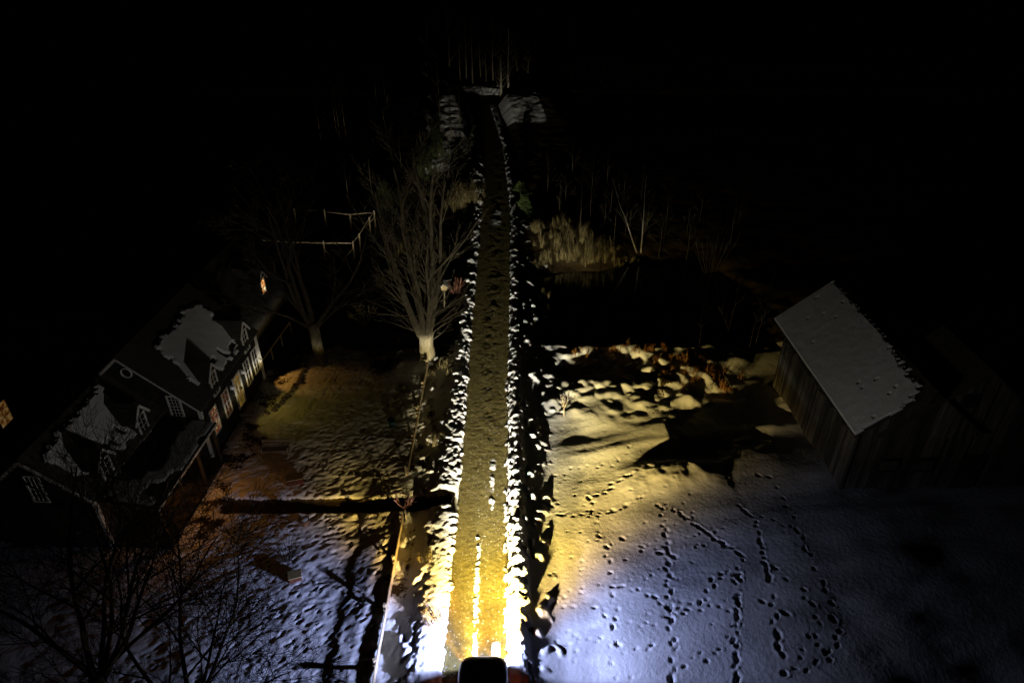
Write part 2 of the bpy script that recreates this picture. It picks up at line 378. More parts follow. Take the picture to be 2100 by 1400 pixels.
T = [
 ([(3.85,24.51),(3.95,23.06),(4.26,21.3),(4.39,19.3),(4.22,17.51),(4.02,16.32),(3.79,14.91),(3.7,13)],.62,.13,.12,.08,0),
 ([(7.25,24.01),(7.06,21.16),(6.61,18.33),(6.27,15.9),(5.98,14.91),(5.8,13)],.36,.12,.12,.1,.6),
 ([(7.86,23.77),(9.1,22.31),(10.32,21.02),(9.73,19.3),(8.82,16.42),(8.45,14.91),(8.2,13)],.34,.15,.12,.08,.9),
 ([(11.06,24.01),(11.6,23.06),(11.29,20.61),(11.17,19.56)],.34,.15,.12,.05,1),
 ([(11.17,19.56),(10.68,17.4),(10.45,16.11),(10.26,15.4),(11.14,15.4),(12.4,16.01),(13.07,16.96),(13.37,18.44),(13.42,20.2),(13.44,21.72),(13.46,23.06),(13.42,24.67),(13.4,25.71),(12.57,26.24)],.6,.15,.13,.09,.2),
 ([(1.18,23.69),(2.34,23.38),(3.86,23.38),(5.07,23.69),(6.8,24.84)],.3,.10,.10,.09,.3),
 ([(3.96,24.34),(5.33,25.71),(7.07,26.42),(8.91,26.79),(10.75,26.52),(11.16,25.71)],.34,.14,.12,.12,.5),
 ([(1.42,18.33),(3.46,18.33),(4.27,17.51),(4.94,17.4),(5.85,17.51)],.34,.10,.10,.11,.1),
 ([(6.42,17.86),(7.8,18.21),(8.78,19.68),(9.84,20.07),(9.09,20.07)],.36,.12,.11,.1,.1),
 ([(6.56,15.7),(8.07,16.11),(8.62,16.74),(9.23,17.51)],.36,.1,.1,.1,.1),
 ([(2.05,22.31),(3.52,22.23)],.5,.06,.08,.03,0), ([(5.07,21.94),(6.21,21.37),(8.04,20.61),(8.8,20.2),(10.18,19.05)],.9,.10,.16,.02,0),
 ([(10.55,18.56),(11.39,17.74),(11.75,17.07),(12.18,16.42),(12.52,15.6)],.95,.13,.14,.02,0),
 ([(-13.12,28.95),(-12.01,30.74),(-11.02,33.93),(-10.74,36.73),(-11.3,41.72)],.26,.13,.11,.14,.5),
 ([(6.9,22.3),(9.4,22.6),(11.2,22.5),(14.5,22.0)],.45,.05,.06,.06,0), ([(1.8,20.9),(4.1,21.6),(6.8,22.6),(8.8,24.4)],.5,.05,.06,.06,0),
]
T += [
 ([(2.2,16.6),(3.2,16.9),(4.6,16.2),(6.0,16.6)],.4,.10,.11,.1,0), ([(4.3,19.3),(5.6,19.0),(6.5,18.2),(7.6,18.6),(9.1,18.1)],.42,.11,.11,.09,0),
 ([(9.3,22.0),(10.4,23.2),(12.0,23.3),(13.4,22.4)],.5,.10,.1,.09,0), ([(11.3,20.6),(12.3,19.3),(12.6,17.9),(12.1,16.6),(11.0,15.9)],.5,.12,.11,.1,0),
 ([(2.0,25.8),(3.4,26.8),(5.4,26.9),(6.5,28.4)],.5,.08,.1,.08,0),
]
for a in T: trail(*a)
for _ in range(90): stamp(rng.uniform(1.6, 9), rng.uniform(15, 26), rng.uniform(0, 3), rng.uniform(.05,.1), rng.uniform(.05,.08), rng.uniform(.02,.05))
for _ in range(950):
    x, y = rng.uniform(-15, -5.4), rng.uniform(13, 36)
    if abs(y-24) < .8: continue
    stamp(x, y, rng.uniform(.3, 1.3), rng.uniform(.06,.17), rng.uniform(.04,.08), rng.uniform(.02,.06))

Zb = Z.copy()
def clod(px, py, r, h, sx_, ang, cap=.3):
    i0, i1 = ix(xs, px-r*1.5, px+r*1.5); j0, j1 = ix(ys, py-r*1.5, py+r*1.5)
    if i1-i0 < 2 or j1-j0 < 2: return
    x = X[i0:i1, j0:j1]-px; y = Y[i0:i1, j0:j1]-py
    u = (x*math.cos(ang)+y*math.sin(ang))/(r*sx_); v = (-x*math.sin(ang)+y*math.cos(ang))/r
    q = u*u+v*v + (lump2[i0:i1, j0:j1])*1.6
    k = q < 1
    z0 = float(Zb[(i0+i1)//2, (j0+j1)//2])
    h = max(.03, min(h*(1-.58*min(1, max(0, (34-py)/14))), cap-z0))
    Z[i0:i1, j0:j1] = np.where(k, np.maximum(Z[i0:i1, j0:j1], z0 + h*np.sqrt(np.clip(1-q, 0, 1)) - .03), Z[i0:i1, j0:j1])
    c = cov[i0:i1, j0:j1]; c[q < 1.25] = 1
rng = random.Random(17)
for side in (-1, 1):
    y = 10.0
    while y < 104:
        nr = min(1, max(0, (44-y)/26)); wid = (.45+.75*nr) if side < 0 else (.42+.25*nr)
        bend = 1 if (side < 0 and 66 < y < 92) else 0
        wid += .6*bend
        r = rng.uniform(.07,.17)*(1+.9*nr*rng.random()**2) + .09*bend*rng.random() + (.16*rng.random()**2 if y > 38 and side < 0 else 0)
        d = .04 + wid*rng.random()**1.5 + r*.5
        x = float(eL(y))-d if side < 0 else float(eR(y))+d
        if not (abs(y-24.03) < .9 and side < 0):
            clod(x, y, r, r*rng.uniform(.6,1.0), rng.uniform(.8,1.3), rng.uniform(0,3), (.42-.21*nr+.15*bend) if side < 0 else .33)
        y += rng.uniform(.0,.11 - .072*nr + .02*(side > 0))*(.6 if bend else 1)
    # strays further out
    for _ in range(170):
        y = 12+60*rng.random()**1.3; d = rng.uniform(.9, 3.2 if y < 52 else 1.8); r = rng.uniform(.06,.2)*(.55 if y < 30 else 1)
        if abs(y-24.03) < 1 and side < 0: continue
        x = float(eL(y))-d if side < 0 else float(eR(y))+d
        clod(x, y, r, r*rng.uniform(.5,.9), rng.uniform(.8,1.4), rng.uniform(0,3), .05)

def grid_object(name, X, Y, Z, cov, m):
    nx, ny = X.shape
    me = bpy.data.meshes.new(name)
    co = np.stack([X, Y, Z], -1).reshape(-1, 3).astype(np.float32)
    i = np.arange(nx-1)[:, None]*ny + np.arange(ny-1)[None, :]
    q = np.stack([i, i+ny, i+ny+1, i+1], -1).reshape(-1).astype(np.int32)
    nf = len(q)//4
    me.vertices.add(len(co)); me.vertices.foreach_set("co", co.ravel())
    me.loops.add(len(q)); me.loops.foreach_set("vertex_index", q)
    me.polygons.add(nf); me.polygons.foreach_set("loop_start", np.arange(nf, dtype=np.int32)*4)
    me.polygons.foreach_set("use_smooth", np.ones(nf, dtype=bool))
    me.update(calc_edges=True)
    a = me.attributes.new("snow_cover", 'FLOAT', 'POINT'); a.data.foreach_set("value", cov.ravel().astype(np.float32))
    me.materials.append(m)
    return link(bpy.data.objects.new(name, me))
ground = tag(grid_object("snowy_ground", X, Y, Z, cov, M['ground']), kind="structure")

def gz(x, y):
    i = min(len(xs)-2, max(0, np.searchsorted(xs, x)-1)); j = min(len(ys)-2, max(0, np.searchsorted(ys, y)-1))
    return float(Z[i:i+2, j:j+2].mean())

# ---- the driveway: worn gravel with a strip of snow left between the wheel tracks
vs = axis([(8,14.4,.3),(14.4,32,.05),(32,50,.09),(50,76,.15),(76,109,.3)]); us = np.linspace(0, 1, 56)
U, V = np.meshgrid(us, vs, indexing='ij')
wob = fbm(U*0+V, V*.3, 1.1, 3, 201)*.22
RX = (eL(V)-.10+wob) + ((eR(V)+.10+wob*.5)-(eL(V)-.10+wob))*U
RY = V.copy()
gr = fbm(RX, RY, 5, 4, 211)
RZ = .012 + gr*.020 + fbm(RX, RY, 13, 2, 221)*.012
uu = (RX+1.38-.1*np.sin(V*.3))
cen = np.exp(-(uu/.42)**2)
RZ += .035*cen - .022*np.exp(-((uu+.75)/.3)**2) - .022*np.exp(-((uu-.75)/.3)**2)
RZ += fbm(RX, RY*.6, 2.3, 3, 231)*.045*sstep(22, 34, V)*(.3+cen)
e = np.minimum(U, 1-U); RZ -= .06*sstep(.05, 0, e)
rc = np.exp(-((RX+1.40+(V-15)*.02)/.13)**2)*sstep(23.2, 20.5, V)*(.72+1.5*gr+2.8*sstep(15.5,17.5,V)*fbm(RX,RY,7,3,281))
rc = np.maximum(rc, 1.0*sstep(.22, .10, np.abs(RX+.62))*sstep(.5, .2, np.abs(V-16.0)))
rc = np.maximum(rc, (.55+2.2*fbm(RX, RY, 3.1, 3, 241))*np.exp(-((RX+.98)/.16)**2)*sstep(22.8, 23.6, V)*sstep(27.5, 26.3, V))
rc = np.maximum(rc, (.35+3.0*fbm(RX, RY, 3.6, 3, 251))*sstep(.82, .93, U)*sstep(12, 16, V)*sstep(40, 30, V))
rc = np.maximum(rc, (.2+3.2*fbm(RX, RY, 2.6, 3, 261))*sstep(.10, .03, U)*sstep(20, 23, V)*sstep(48, 36, V))
rc = np.maximum(rc, .33+2.2*fbm(RX, RY, 1.4, 4, 271)*sstep(56, 60, V)*sstep(68, 62, V)*cen)
rc = np.clip(rc, 0, 1)
RZ += .03*sstep(.4, .8, rc)
tag(grid_object("gravel_driveway", RX, RY, RZ, rc, M['road']), kind="structure")
cxs = np.linspace(-60, 60, 90); cvs = np.linspace(0, 1, 12)
CU, CV = np.meshgrid(cxs, cvs, indexing='ij')
tag(grid_object("crossing_road", CU, 107.2+CV*3.2+.03*CU, .16+.05*fbm(CU, CV*3, .8, 3, 5)+0*CU, 0*CU, M['road']), kind="structure")
mb = MB()
ring = []
for k in range(40):
    t = 2*math.pi*k/40; ring.append((10.2+10.5*math.cos(t), 44.6+7.2*math.sin(t), -.98))
mb.v = ring; mb.f = [tuple(range(40))]
tag(mb.build("pond_water", M['water']), kind="structure")

# ================================================================== car with its lamps
def beam_light(name, parent, loc, share):
    ld = bpy.data.lights.new(name, 'POINT'); ld.energy = 4*math.pi; ld.shadow_soft_size = .06
    ld.use_nodes = True; t = ld.node_tree; L = t.links.new
    em = t.nodes["Emission"]
    tc = t.nodes.new("ShaderNodeTexCoord"); sx = t.nodes.new("ShaderNodeSeparateXYZ"); L(tc.outputs["Normal"], sx.inputs[0])
    def math_(op, a, b=None, c=None):
        n = t.nodes.new("ShaderNodeMath"); n.operation = op
        for i, v in enumerate((a, b, c)):
            if v is None: continue
            if hasattr(v, 'is_linked'): L(v, n.inputs[i])
            else: n.inputs[i].default_value = v
        return n.outputs[0]
    def curve(inp, lo, hi, pts):
        n = t.nodes.new("ShaderNodeMapRange"); L(inp, n.inputs[0]); n.inputs[1].default_value = lo; n.inputs[2].default_value = hi
        cr = t.nodes.new("ShaderNodeValToRGB"); e = cr.color_ramp.elements
        while len(e) < len(pts): e.new(.5)
        for q, (p, v) in zip(e, pts):
            q.position = (p-lo)/(hi-lo); q.color = (v,v,v,1) if not isinstance(v, tuple) else (*v,1)
        L(n.outputs[0], cr.inputs[0]); return cr.outputs[0]
    azs = math_('MULTIPLY', math_('ARCTAN2', sx.outputs[0], sx.outputs[1]), 180/math.pi)
    azm = math_('ABSOLUTE', azs)
    el = math_('MULTIPLY', math_('ARCSINE', sx.outputs[2]), 180/math.pi)
    f = curve(azm, 0, 70, [(0,1.0),(10,.85),(18,.76),(28,.54),(37,.32),(43,.14),(49,.04),(55,.01),(60,0)])
    gf = curve(el, -45, 30, [(-40,.02),(-20,.10),(-10,.50),(-4,1),(0,1),(.7,.85),(1.8,.24),(3.4,.095),(14,.08),(28,.035)])
    s = curve(azm, 0, 120, [(0,.12),(28,.24),(42,.52),(58,1),(75,.85),(94,.7),(103,.15),(112,0)])
    gs = curve(el, -60, 60, [(-50,.06),(-30,.22),(-20,.56),(-14,.86),(-9.6,.78),(-6.5,.42),(-4.5,.18),(-2.5,.12),(0,.08),(6,.13),(14,.135),(30,.07)])
    # only the middle of the beam carries far
    g2 = curve(el, -20, 10, [(-6,1),(-4,.8),(-2.2,.36),(-.6,.25),(.3,.45),(2,.45)])
    wz = curve(azm, 0, 60, [(8,0),(16,1)])
    reach = math_('ADD', math_('MULTIPLY', wz, math_('SUBTRACT', g2, 1.0)), 1.0)
    cs = curve(el, -30, 20, [(-8,(.50,.57,1.0)),(-2.5,(.72,.76,.95)),(2,(1,.95,.86))])
    cf = curve(azm, 0, 60, [(0,(1,.96,.84)),(9,(1,.93,.74)),(14,(1,.83,.42)),(25,(1,.76,.25)),(46,(1,.67,.13))])
    ce = curve(el, -45, 30, [(-30,(1,.82,.2)),(-11,(1,.84,.28)),(-6,(1,.95,.85)),(20,(1,1,1))])
    up = curve(el, -20, 10, [(-1.5,0),(.6,1)])
    mixu = t.nodes.new("ShaderNodeMix"); mixu.data_type = 'RGBA'; L(up, mixu.inputs[0]); L(cf, mixu.inputs[6]); mixu.inputs[7].default_value = (1,.93,.76,1)
    cf = mixu.outputs[2]
    # the left lamp edge is a deep yellow
    lt = curve(azs, -60, 60, [(-50,(1,.92,.35)),(-27,(1,.92,.30)),(-18,(1,1,1))])
    mixl = t.nodes.new("ShaderNodeMix"); mixl.data_type = 'RGBA'; mixl.blend_type = 'MULTIPLY'; L(math_('SUBTRACT', 1.0, up), mixl.inputs[0])
    L(cf, mixl.inputs[6]); L(lt, mixl.inputs[7]); cf = mixl.outputs[2]
    mixc = t.nodes.new("ShaderNodeMix"); mixc.data_type = 'RGBA'; mixc.blend_type = 'MULTIPLY'; mixc.inputs[0].default_value = 1
    L(cf, mixc.inputs[6]); L(ce, mixc.inputs[7])
    # the dipped beam reaches less far to the left than to the right
    lf = curve(azs, -60, 60, [(-50,.6),(-37,1.5),(-29,.5),(-24,.28),(-19,.6),(-11,.7),(-7,1),(50,1)])
    # on the left the dipped beam lights only the ground close by
    gl = curve(el, -20, 10, [(-9.5,1),(-7.2,.6),(-5.6,.12),(-4.6,.04),(-1.2,.03),(.3,1.9),(2,1.5)])
    wl = curve(azs, -60, 60, [(-17,1),(-11,0)])
    left = math_('ADD', math_('MULTIPLY', wl, math_('SUBTRACT', gl, 1.0)), 1.0)
    reach = math_('MULTIPLY', reach, left)
    fwd = math_('MULTIPLY', math_('MULTIPLY', math_('MULTIPLY', math_('MULTIPLY', f, gf), lf), reach), 6200*share*HEADLAMP)
    sid = math_('MULTIPLY', math_('MULTIPLY', s, gs), 600*share*HEADLAMP)
    v1 = t.nodes.new("ShaderNodeVectorMath"); v1.operation = 'SCALE'; L(mixc.outputs[2], v1.inputs[0]); L(fwd, v1.inputs[3])
    v2 = t.nodes.new("ShaderNodeVectorMath"); v2.operation = 'SCALE'; L(cs, v2.inputs[0]); L(sid, v2.inputs[3])
    v3 = t.nodes.new("ShaderNodeVectorMath"); v3.operation = 'ADD'; L(v1.outputs[0], v3.inputs[0]); L(v2.outputs[0], v3.inputs[1])
    L(v3.outputs[0], em.inputs[0]); em.inputs[1].default_value = 1
    o = link(bpy.data.objects.new(name, ld)); o.parent = parent; o.location = loc
    return o
def lamp(name, parent, loc, col, watts, size=.05):
    ld = bpy.data.lights.new(name, 'POINT'); ld.energy = watts; ld.color = col; ld.shadow_soft_size = size
    o = link(bpy.data.objects.new(name, ld)); o.parent = parent; o.location = loc; return o

car = thing("parked_car", "silver car with its headlights blazing up the gravel driveway", "car", CAR)
def loft(stations, n=20, sq=.32):
    m = MB(); k = 0
    for (y, hw, z0, z1) in stations:
        for i in range(n):
            t = 2*math.pi*i/n + math.pi/n
            c, s = math.cos(t), math.sin(t)
            m.v.append((hw*math.copysign(abs(c)**sq, c), y, (z0+z1)/2 + (z1-z0)/2*math.copysign(abs(s)**(sq*1.5), s)))
    for a in range(len(stations)-1):
        for i in range(n):
            j = (i+1) % n; m.f.append((a*n+i, (a+1)*n+i, (a+1)*n+j, a*n+j))
    m.f.append(tuple(range(n-1, -1, -1))); m.f.append(tuple(range((len(stations)-1)*n, len(stations)*n)))
    return m
body = loft([(-2.3,.62,.42,.86),(-2.22,.78,.32,.98),(-1.9,.88,.26,1.05),(-1.0,.92,.24,1.06),(.4,.92,.24,1.07),(1.0,.92,.24,1.08),(1.6,.91,.26,1.07),(1.95,.87,.27,1.04),(2.15,.78,.30,.99),(2.26,.62,.36,.92),(2.30,.45,.42,.84)]).build("body", M['paint'], car, smooth=True)
loft([(-1.75,.70,.98,1.06),(-1.35,.70,.98,1.46),(-.7,.69,.98,1.60),(.1,.69,.98,1.58),(.55,.70,.98,1.42),(1.05,.72,.98,1.09)]).build("cabin_glass", M['glass'], car, smooth=True)
loft([(-1.3,.63,1.44,1.5),(-.7,.65,1.55,1.63),(.1,.64,1.53,1.61),(.42,.62,1.46,1.50)]).build("roof_panel", M['paint'], car, smooth=True)
for sx_ in (-1, 1):
    h = MB(); h.lathe([(.02,-.03),(.13,-.03),(.15,.0),(.12,.04),(.02,.05)], n=16)
    hl = h.build("headlight", M['lens'], car, (sx_*.62, 2.16, .78)); hl.rotation_euler = (R(-90), 0, 0)
    MB().box(-.14,.14,-.05,.05,-.09,.09).build("taillight", M['tail'], car, (sx_*.66, -2.24, .82))
    MB().box(-.02,.02,-.09,.09,-.03,.03).build("side_marker", M['marker'], car, (sx_*.925, .85, .75))
    lamp("side_marker_light", car, (sx_*1.02, .85, .75), (1,.10,.02), 2.5, .08)
    mr = MB(); mr.box(-.11,.11,-.05,.06,-.07,.08)
    mr.build("wing_mirror", M['paint'], car, (sx_*1.02, .62, 1.08))
    for yy in (-1.38, 1.36):
        w = MB(); w.lathe([(.2,-.11),(.31,-.11),(.33,-.07),(.33,.07),(.31,.11),(.2,.11)], n=24)
        wo = w.build("wheel", M['rubber'], car, (sx_*.84, yy, .33), smooth=False); wo.rotation_euler = (0, R(90), 0)
        r_ = MB(); r_.lathe([(.05,-.095),(.2,-.09),(.2,.09),(.05,.095)], n=10); r_.build("rim", M['alloy'], wo)
    for yy in (-.75, .25):
        MB().box(-.012,.02,-.08,.08,-.015,.015).build("door_handle", M['alloy'], car, (sx_*.925, yy, .93))
    beam_light("headlamp_beam", car, (sx_*.62, 2.36, .95), .5)
MB().box(-.4,.4,-.02,.03,-.1,.1).build("grille", M['black'], car, (0, 2.28, .62))

# ================================================================== house
H0 = (-15.8, 27.4, -.45)
house = thing("house", "dark timber house with white trim, gabled dormers and snow patches on its roofs", "house", H0, rz=R(-3.1))
def lz(z): return z + .45
def window(root, c, u, n, w, h, pane, cols=2, rows=4, fw=.09, name="window", peak=0):
    """frame with muntins, its pane a sub-part; c = centre, u = direction along the wall, n = outward"""
    c = Vector(c); u = Vector(u); n = Vector(n); z = Vector((0,0,1)); m = MB()
    for s in (-1, 1): m.bar(c+u*(s*(w/2+fw/2))-z*(h/2+fw)+n*.02, c+u*(s*(w/2+fw/2))+z*(h/2+fw)+n*.02, fw, .06, n)
    for s in (-1, 1): m.bar(c-u*(w/2)+z*(s*(h/2+fw/2))+n*.022, c+u*(w/2)+z*(s*(h/2+fw/2))+n*.022, fw, .055, n)
    for i in range(1, cols): m.bar(c+u*(-w/2+w*i/cols)-z*(h/2)+n*.012, c+u*(-w/2+w*i/cols)+z*(h/2)+n*.012, .022, .03, n)
    for i in range(1, rows): m.bar(c-u*(w/2)+z*(-h/2+h*i/rows)+n*.010, c+u*(w/2)+z*(-h/2+h*i/rows)+n*.010, .045 if i*2 == rows else .022, .03, n)
    f = m.build(name, M['white'], root)
    MB().prism([c-u*(w/2)-z*(h/2)-n*.004, c+u*(w/2)-z*(h/2)-n*.004, c+u*(w/2)+z*(h/2)-n*.004, c-u*(w/2)+z*(h/2)-n*.004], n*.008).build("pane", pane, f)
    return f
def gable_house(root, x0, x1, y0, y1, eave, ridge, wall_m, roof_m, over=.22, wname="wall", rname="roof", bays=True):
    xm = (x0+x1)/2
    m = MB(); m.prism([(x0,y0,0),(x1,y0,0),(x1,y0,eave),(xm,y0,ridge),(x0,y0,eave)], (0,y1-y0,0)); wl = m.build(wname, wall_m, root)
    m = MB(); sl = (ridge-eave)/((x1-x0)/2)
    for s in (-1, 1):
        xe = xm + s*((x1-x0)/2+over); ze = eave - over*sl
        a, b, t = (xm, ridge+.03), (xe, ze+.03), .1
        m.prism([(a[0],y0-over,a[1]),(b[0],y0-over,b[1]),(b[0],y0-over,b[1]+t),(a[0],y0-over,a[1]+t)], (0,y1-y0+2*over,0))
    return wl, m.build(rname, roof_m, root)
def rake(root, x0, x1, y, eave, ridge, over=.22, w=.16):
    xm = (x0+x1)/2; sl = (ridge-eave)/((x1-x0)/2); m = MB()
    for s in (-1, 1):
        xe = xm+s*((x1-x0)/2+over)
        m.bar((xm, y-over-.02, ridge-.03+.0), (xe, y-over-.02, eave-over*sl-.03), .05, w, (0,0,1))
    return m.build("rake_board", M['white'], root)
# main block: east wall at x = 0, south gable at y = 0
AE, AR = lz(3.0), lz(5.9)
gable_house(house, -6.6, 0, 0, 7.35, AE, AR, M['clap'], M['roof'])
rake(house, -6.6, 0, 0, AE, AR, .16, .16)
for yy in (-.012, 7.36): MB().bar((.012,yy,0), (.012,yy,AE-.05), .17, .17).build("corner_board", M['white'], house)
# clapboard courses: thin laps on the visible walls
m = MB()
for k in range(24):
    z = .1+k*.135
    if z < AE-.1: m.bar((.012,.1,z), (.012,7.25,z), .022, .012)
m.build("clapboard_laps", M['clap'], house)
wins = [(1.05,'pane_red'),(2.55,'pane_dim'),(5.55,'glass'),(6.75,'glass')]
for yy, p in wins: window(house, (.03, yy, lz(1.35)), (0,1,0), (1,0,0), .62, 1.5, M[p], 2, 4, .07)
d = window(house, (.03, 4.1, lz(1.05)), (0,1,0), (1,0,0), .72, 1.95, M['pane_door'], 2, 5, .12, "door")
MB().box(.05,.10,4.37,4.41,lz(.95),lz(1.08)).build("handle", M['black'], d)
MB().box(.0,.7,3.55,4.65,0,.26).build("doorstep", M['stone'], house)
window(house, (-1.15, -.03, lz(3.0)), (1,0,0), (0,-1,0), .52, 1.2, M['glass'], 3, 6, .09)
m = MB(); pts = [(-3.1+.26*math.cos(t*math.pi/12), -.035, lz(4.98)+.26*math.sin(t*math.pi/12)) for t in range(25)]
m.tube(pts, [.045]*25, 6, False); rw = m.build("round_window", M['white'], house)
m = MB(); m.prism([(-3.1+.23*math.cos(t*math.pi/12), -.012, lz(4.98)+.23*math.sin(t*math.pi/12)) for t in range(24)], (0,-.01,0)); m.build("pane", M['glass'], rw)

def dormer(x, yc, w, z0, ze, zp, depth, pane, label=None):
    m = MB(); m.prism([(x,yc-w/2,z0),(x,yc+w/2,z0),(x,yc+w/2,ze),(x,yc,zp),(x,yc-w/2,ze)], (-depth,0,0))
    dm = m.build("dormer", M['clap'], house)
    if label: dm["label"] = label
    m = MB(); o = .14; sl = (zp-ze)/(w/2)
    for s in (-1, 1):
        a = (x+.14, yc, zp+.03); b = (x+.14, yc+s*(w/2+o), ze-o*sl+.03)
        m.prism([a, b, (b[0],b[1],b[2]+.08), (a[0],a[1],a[2]+.08)], (-depth-.3,0,0))
    m.build("dormer_roof", M['roof'], dm)
    m = MB()
    for s in (-1, 1): m.bar((x+.155, yc, zp+.02), (x+.155, yc+s*(w/2+o+.02), ze-(o+.02)*sl+.02), .035, .12)
    m.build("rake_board", M['white'], dm)
    f = window(dm, (x+.03, yc, (z0+ze)/2+.12), (0,1,0), (1,0,0), w-.42, ze-z0-.18, pane, 2, 4, .085)
    return dm
dormer(.03, 1.85, .98, lz(2.35), lz(3.75), lz(4.35), 1.9, M['glass'])
dormer(.03, 6.05, .98, lz(2.35), lz(3.75), lz(4.35), 1.9, M['glass'])
# lower south wing, set back behind the veranda
BE, BR = lz(2.8), lz(4.8)
BX0, BX1, BY0 = -6.7, -1.95, -6.15
gable_house(house, BX0, BX1, BY0, -.02, BE, BR, M['clap'], M['roof'], .2)
rake(house, BX0, BX1, BY0, BE, BR, .2, .14)
m = MB(); m.bar((BX1+.01,BY0-.01,0), (BX1+.01,BY0-.01,BE-.15), .15, .15); m.build("corner_board", M['white'], house)
window(house, (-4.25, BY0-.03, lz(3.15)), (1,0,0), (0,-1,0), .56, 1.4, M['glass'], 3, 2, .08)
dormer(BX1+.03, -1.75, .98, lz(2.3), lz(3.7), lz(4.3), 1.8, M['glass'])
dormer(BX1+.03, -4.85, .98, lz(2.3), lz(3.7), lz(4.3), 1.8, M['glass'])
# veranda roof
m = MB(); m.prism([(BX1,BY0+.1,lz(2.42)),(.75,BY0+.1,lz(2.02)),(.75,BY0+.1,lz(2.10)),(BX1,BY0+.1,lz(2.52))], (0,5.95,0)); m.build("veranda_roof", M['roof'], house)
m = MB(); m.bar((.76,BY0+.1,lz(2.03)), (.76,-.1,lz(2.03)), .05, .12); m.build("veranda_fascia", M['white'], house)
for yy in (-5.9, -4.0, -2.1, -.3):
    m = MB(); m.bar((.6,yy,0), (.6,yy,lz(2.02)), .12, .12); m.build("veranda_post", M['bark_dark'], house)
m = MB(); m.box(BX1, .7, BY0+.1, -.05, 0, .2); m.build("veranda_floor", M['clap'], house)
# north wing with the lit attic window
gable_house(house, -6.9, -1.35, 7.4, 16.2, lz(2.7), lz(5.1), M['clap'], M['roof'], .2)
dormer(-1.32, 12.6, .98, lz(2.35), lz(3.75), lz(4.35), 1.9, M['pane_amber'], "dormer with an amber lit window")
# lamps on the front wall and under the veranda
def lantern(x, y, z, m_, on=None, watts=0):
    l = MB(); l.box(x,x+.03,y-.05,y+.05,z-.1,z+.1); l.box(x,x+.16,y-.02,y+.02,z+.15,z+.18); l.box(x+.06,x+.2,y-.07,y+.07,z+.12,z+.15)
    o = l.build("wall_lantern", M['white'], house)
    MB().box(x+.08,x+.18,y-.05,y+.05,z-.06,z+.11).build("lantern_glass", m_, o)
    if on:
        # the shade throws the light outward and down
        ld = bpy.data.lights.new("lantern_light", 'SPOT'); ld.energy = watts*4; ld.color = on; ld.shadow_soft_size = .06
        ld.spot_size = R(66); ld.spot_blend = .5
        lo = link(bpy.data.objects.new("lantern_light", ld)); lo.parent = house; lo.location = (x+.24, y, z); lo.rotation_euler = (0, R(-52), 0)
lantern(.02, 3.32, lz(1.75), M['lantern_dim'], (1,.68,.08), 4)
lantern(.02, 4.85, lz(1.75), M['lantern_dim'], (1,.70,.08), 5)
lantern(.02, 7.15, lz(1.0), M['lantern_dim'], (1,.45,.07), 12)
lantern(BX1+.02, -3.2, lz(1.6), M['lantern'], (1,.36,.07), 16)
lamp("veranda_light", house, (.9, -3.1, lz(1.35)), (1,.40,.08), 13, .08)
lamp("veranda_light", house, (.95, -5.6, lz(1.0)), (1,.38,.08), 12, .08)

# ---- snow left on roof slopes: a slab of grid cells with ragged edge
def roof_snow(parent, o, u, v, nu, nv, cell, keep, thick, name="snow_patch", seed=0):
    o = Vector(o); u = Vector(u).normalized(); v = Vector(v).normalized(); n = u.cross(v).normalized()
    if n.z < 0: n = -n
    K = np.zeros((nu, nv), bool)
    for i in range(nu):
        for j in range(nv): K[i, j] = keep(i*cell, j*cell)
    m = MB(); idx = {}
    rs = np.random.RandomState(seed)
    def full(i, j):
        return all(0 <= a < nu and 0 <= b < nv and K[a, b] for a in (i-1, i) for b in (j-1, j))
    def vid(i, j, top):
        k = (i, j, top)
        if k not in idx:
            h = (thick*(.93+.14*float(vnoise(np.array(i*.23+seed), np.array(j*.23)))) if full(i, j) else thick*.55) if top else 0.0
            idx[k] = len(m.v); m.v.append(tuple(o+u*(i*cell)+v*(j*cell)+n*h))
        return idx[k]
    for i in range(nu):
        for j in range(nv):
            if not K[i, j]: continue
            m.f.append((vid(i,j,1), vid(i+1,j,1), vid(i+1,j+1,1), vid(i,j+1,1)))
            for (a,b,c,d_) in ((i-1,j,(i,j),(i,j+1)),(i+1,j,(i+1,j+1),(i+1,j)),(i,j-1,(i+1,j),(i,j)),(i,j+1,(i,j+1),(i+1,j+1))):
                if not (0 <= a < nu and 0 <= b < nv and K[a, b]):
                    m.f.append((vid(*c,0), vid(*d_,0), vid(*d_,1), vid(*c,1)))
    return m.build(name, M['snow'], parent)
def h1(k): return float(_rt[int(k*7+13) & 255, int(k*3+91) & 255])
def nz2(a, b): return float(vnoise(np.array(a*1.0), np.array(b*1.0)))
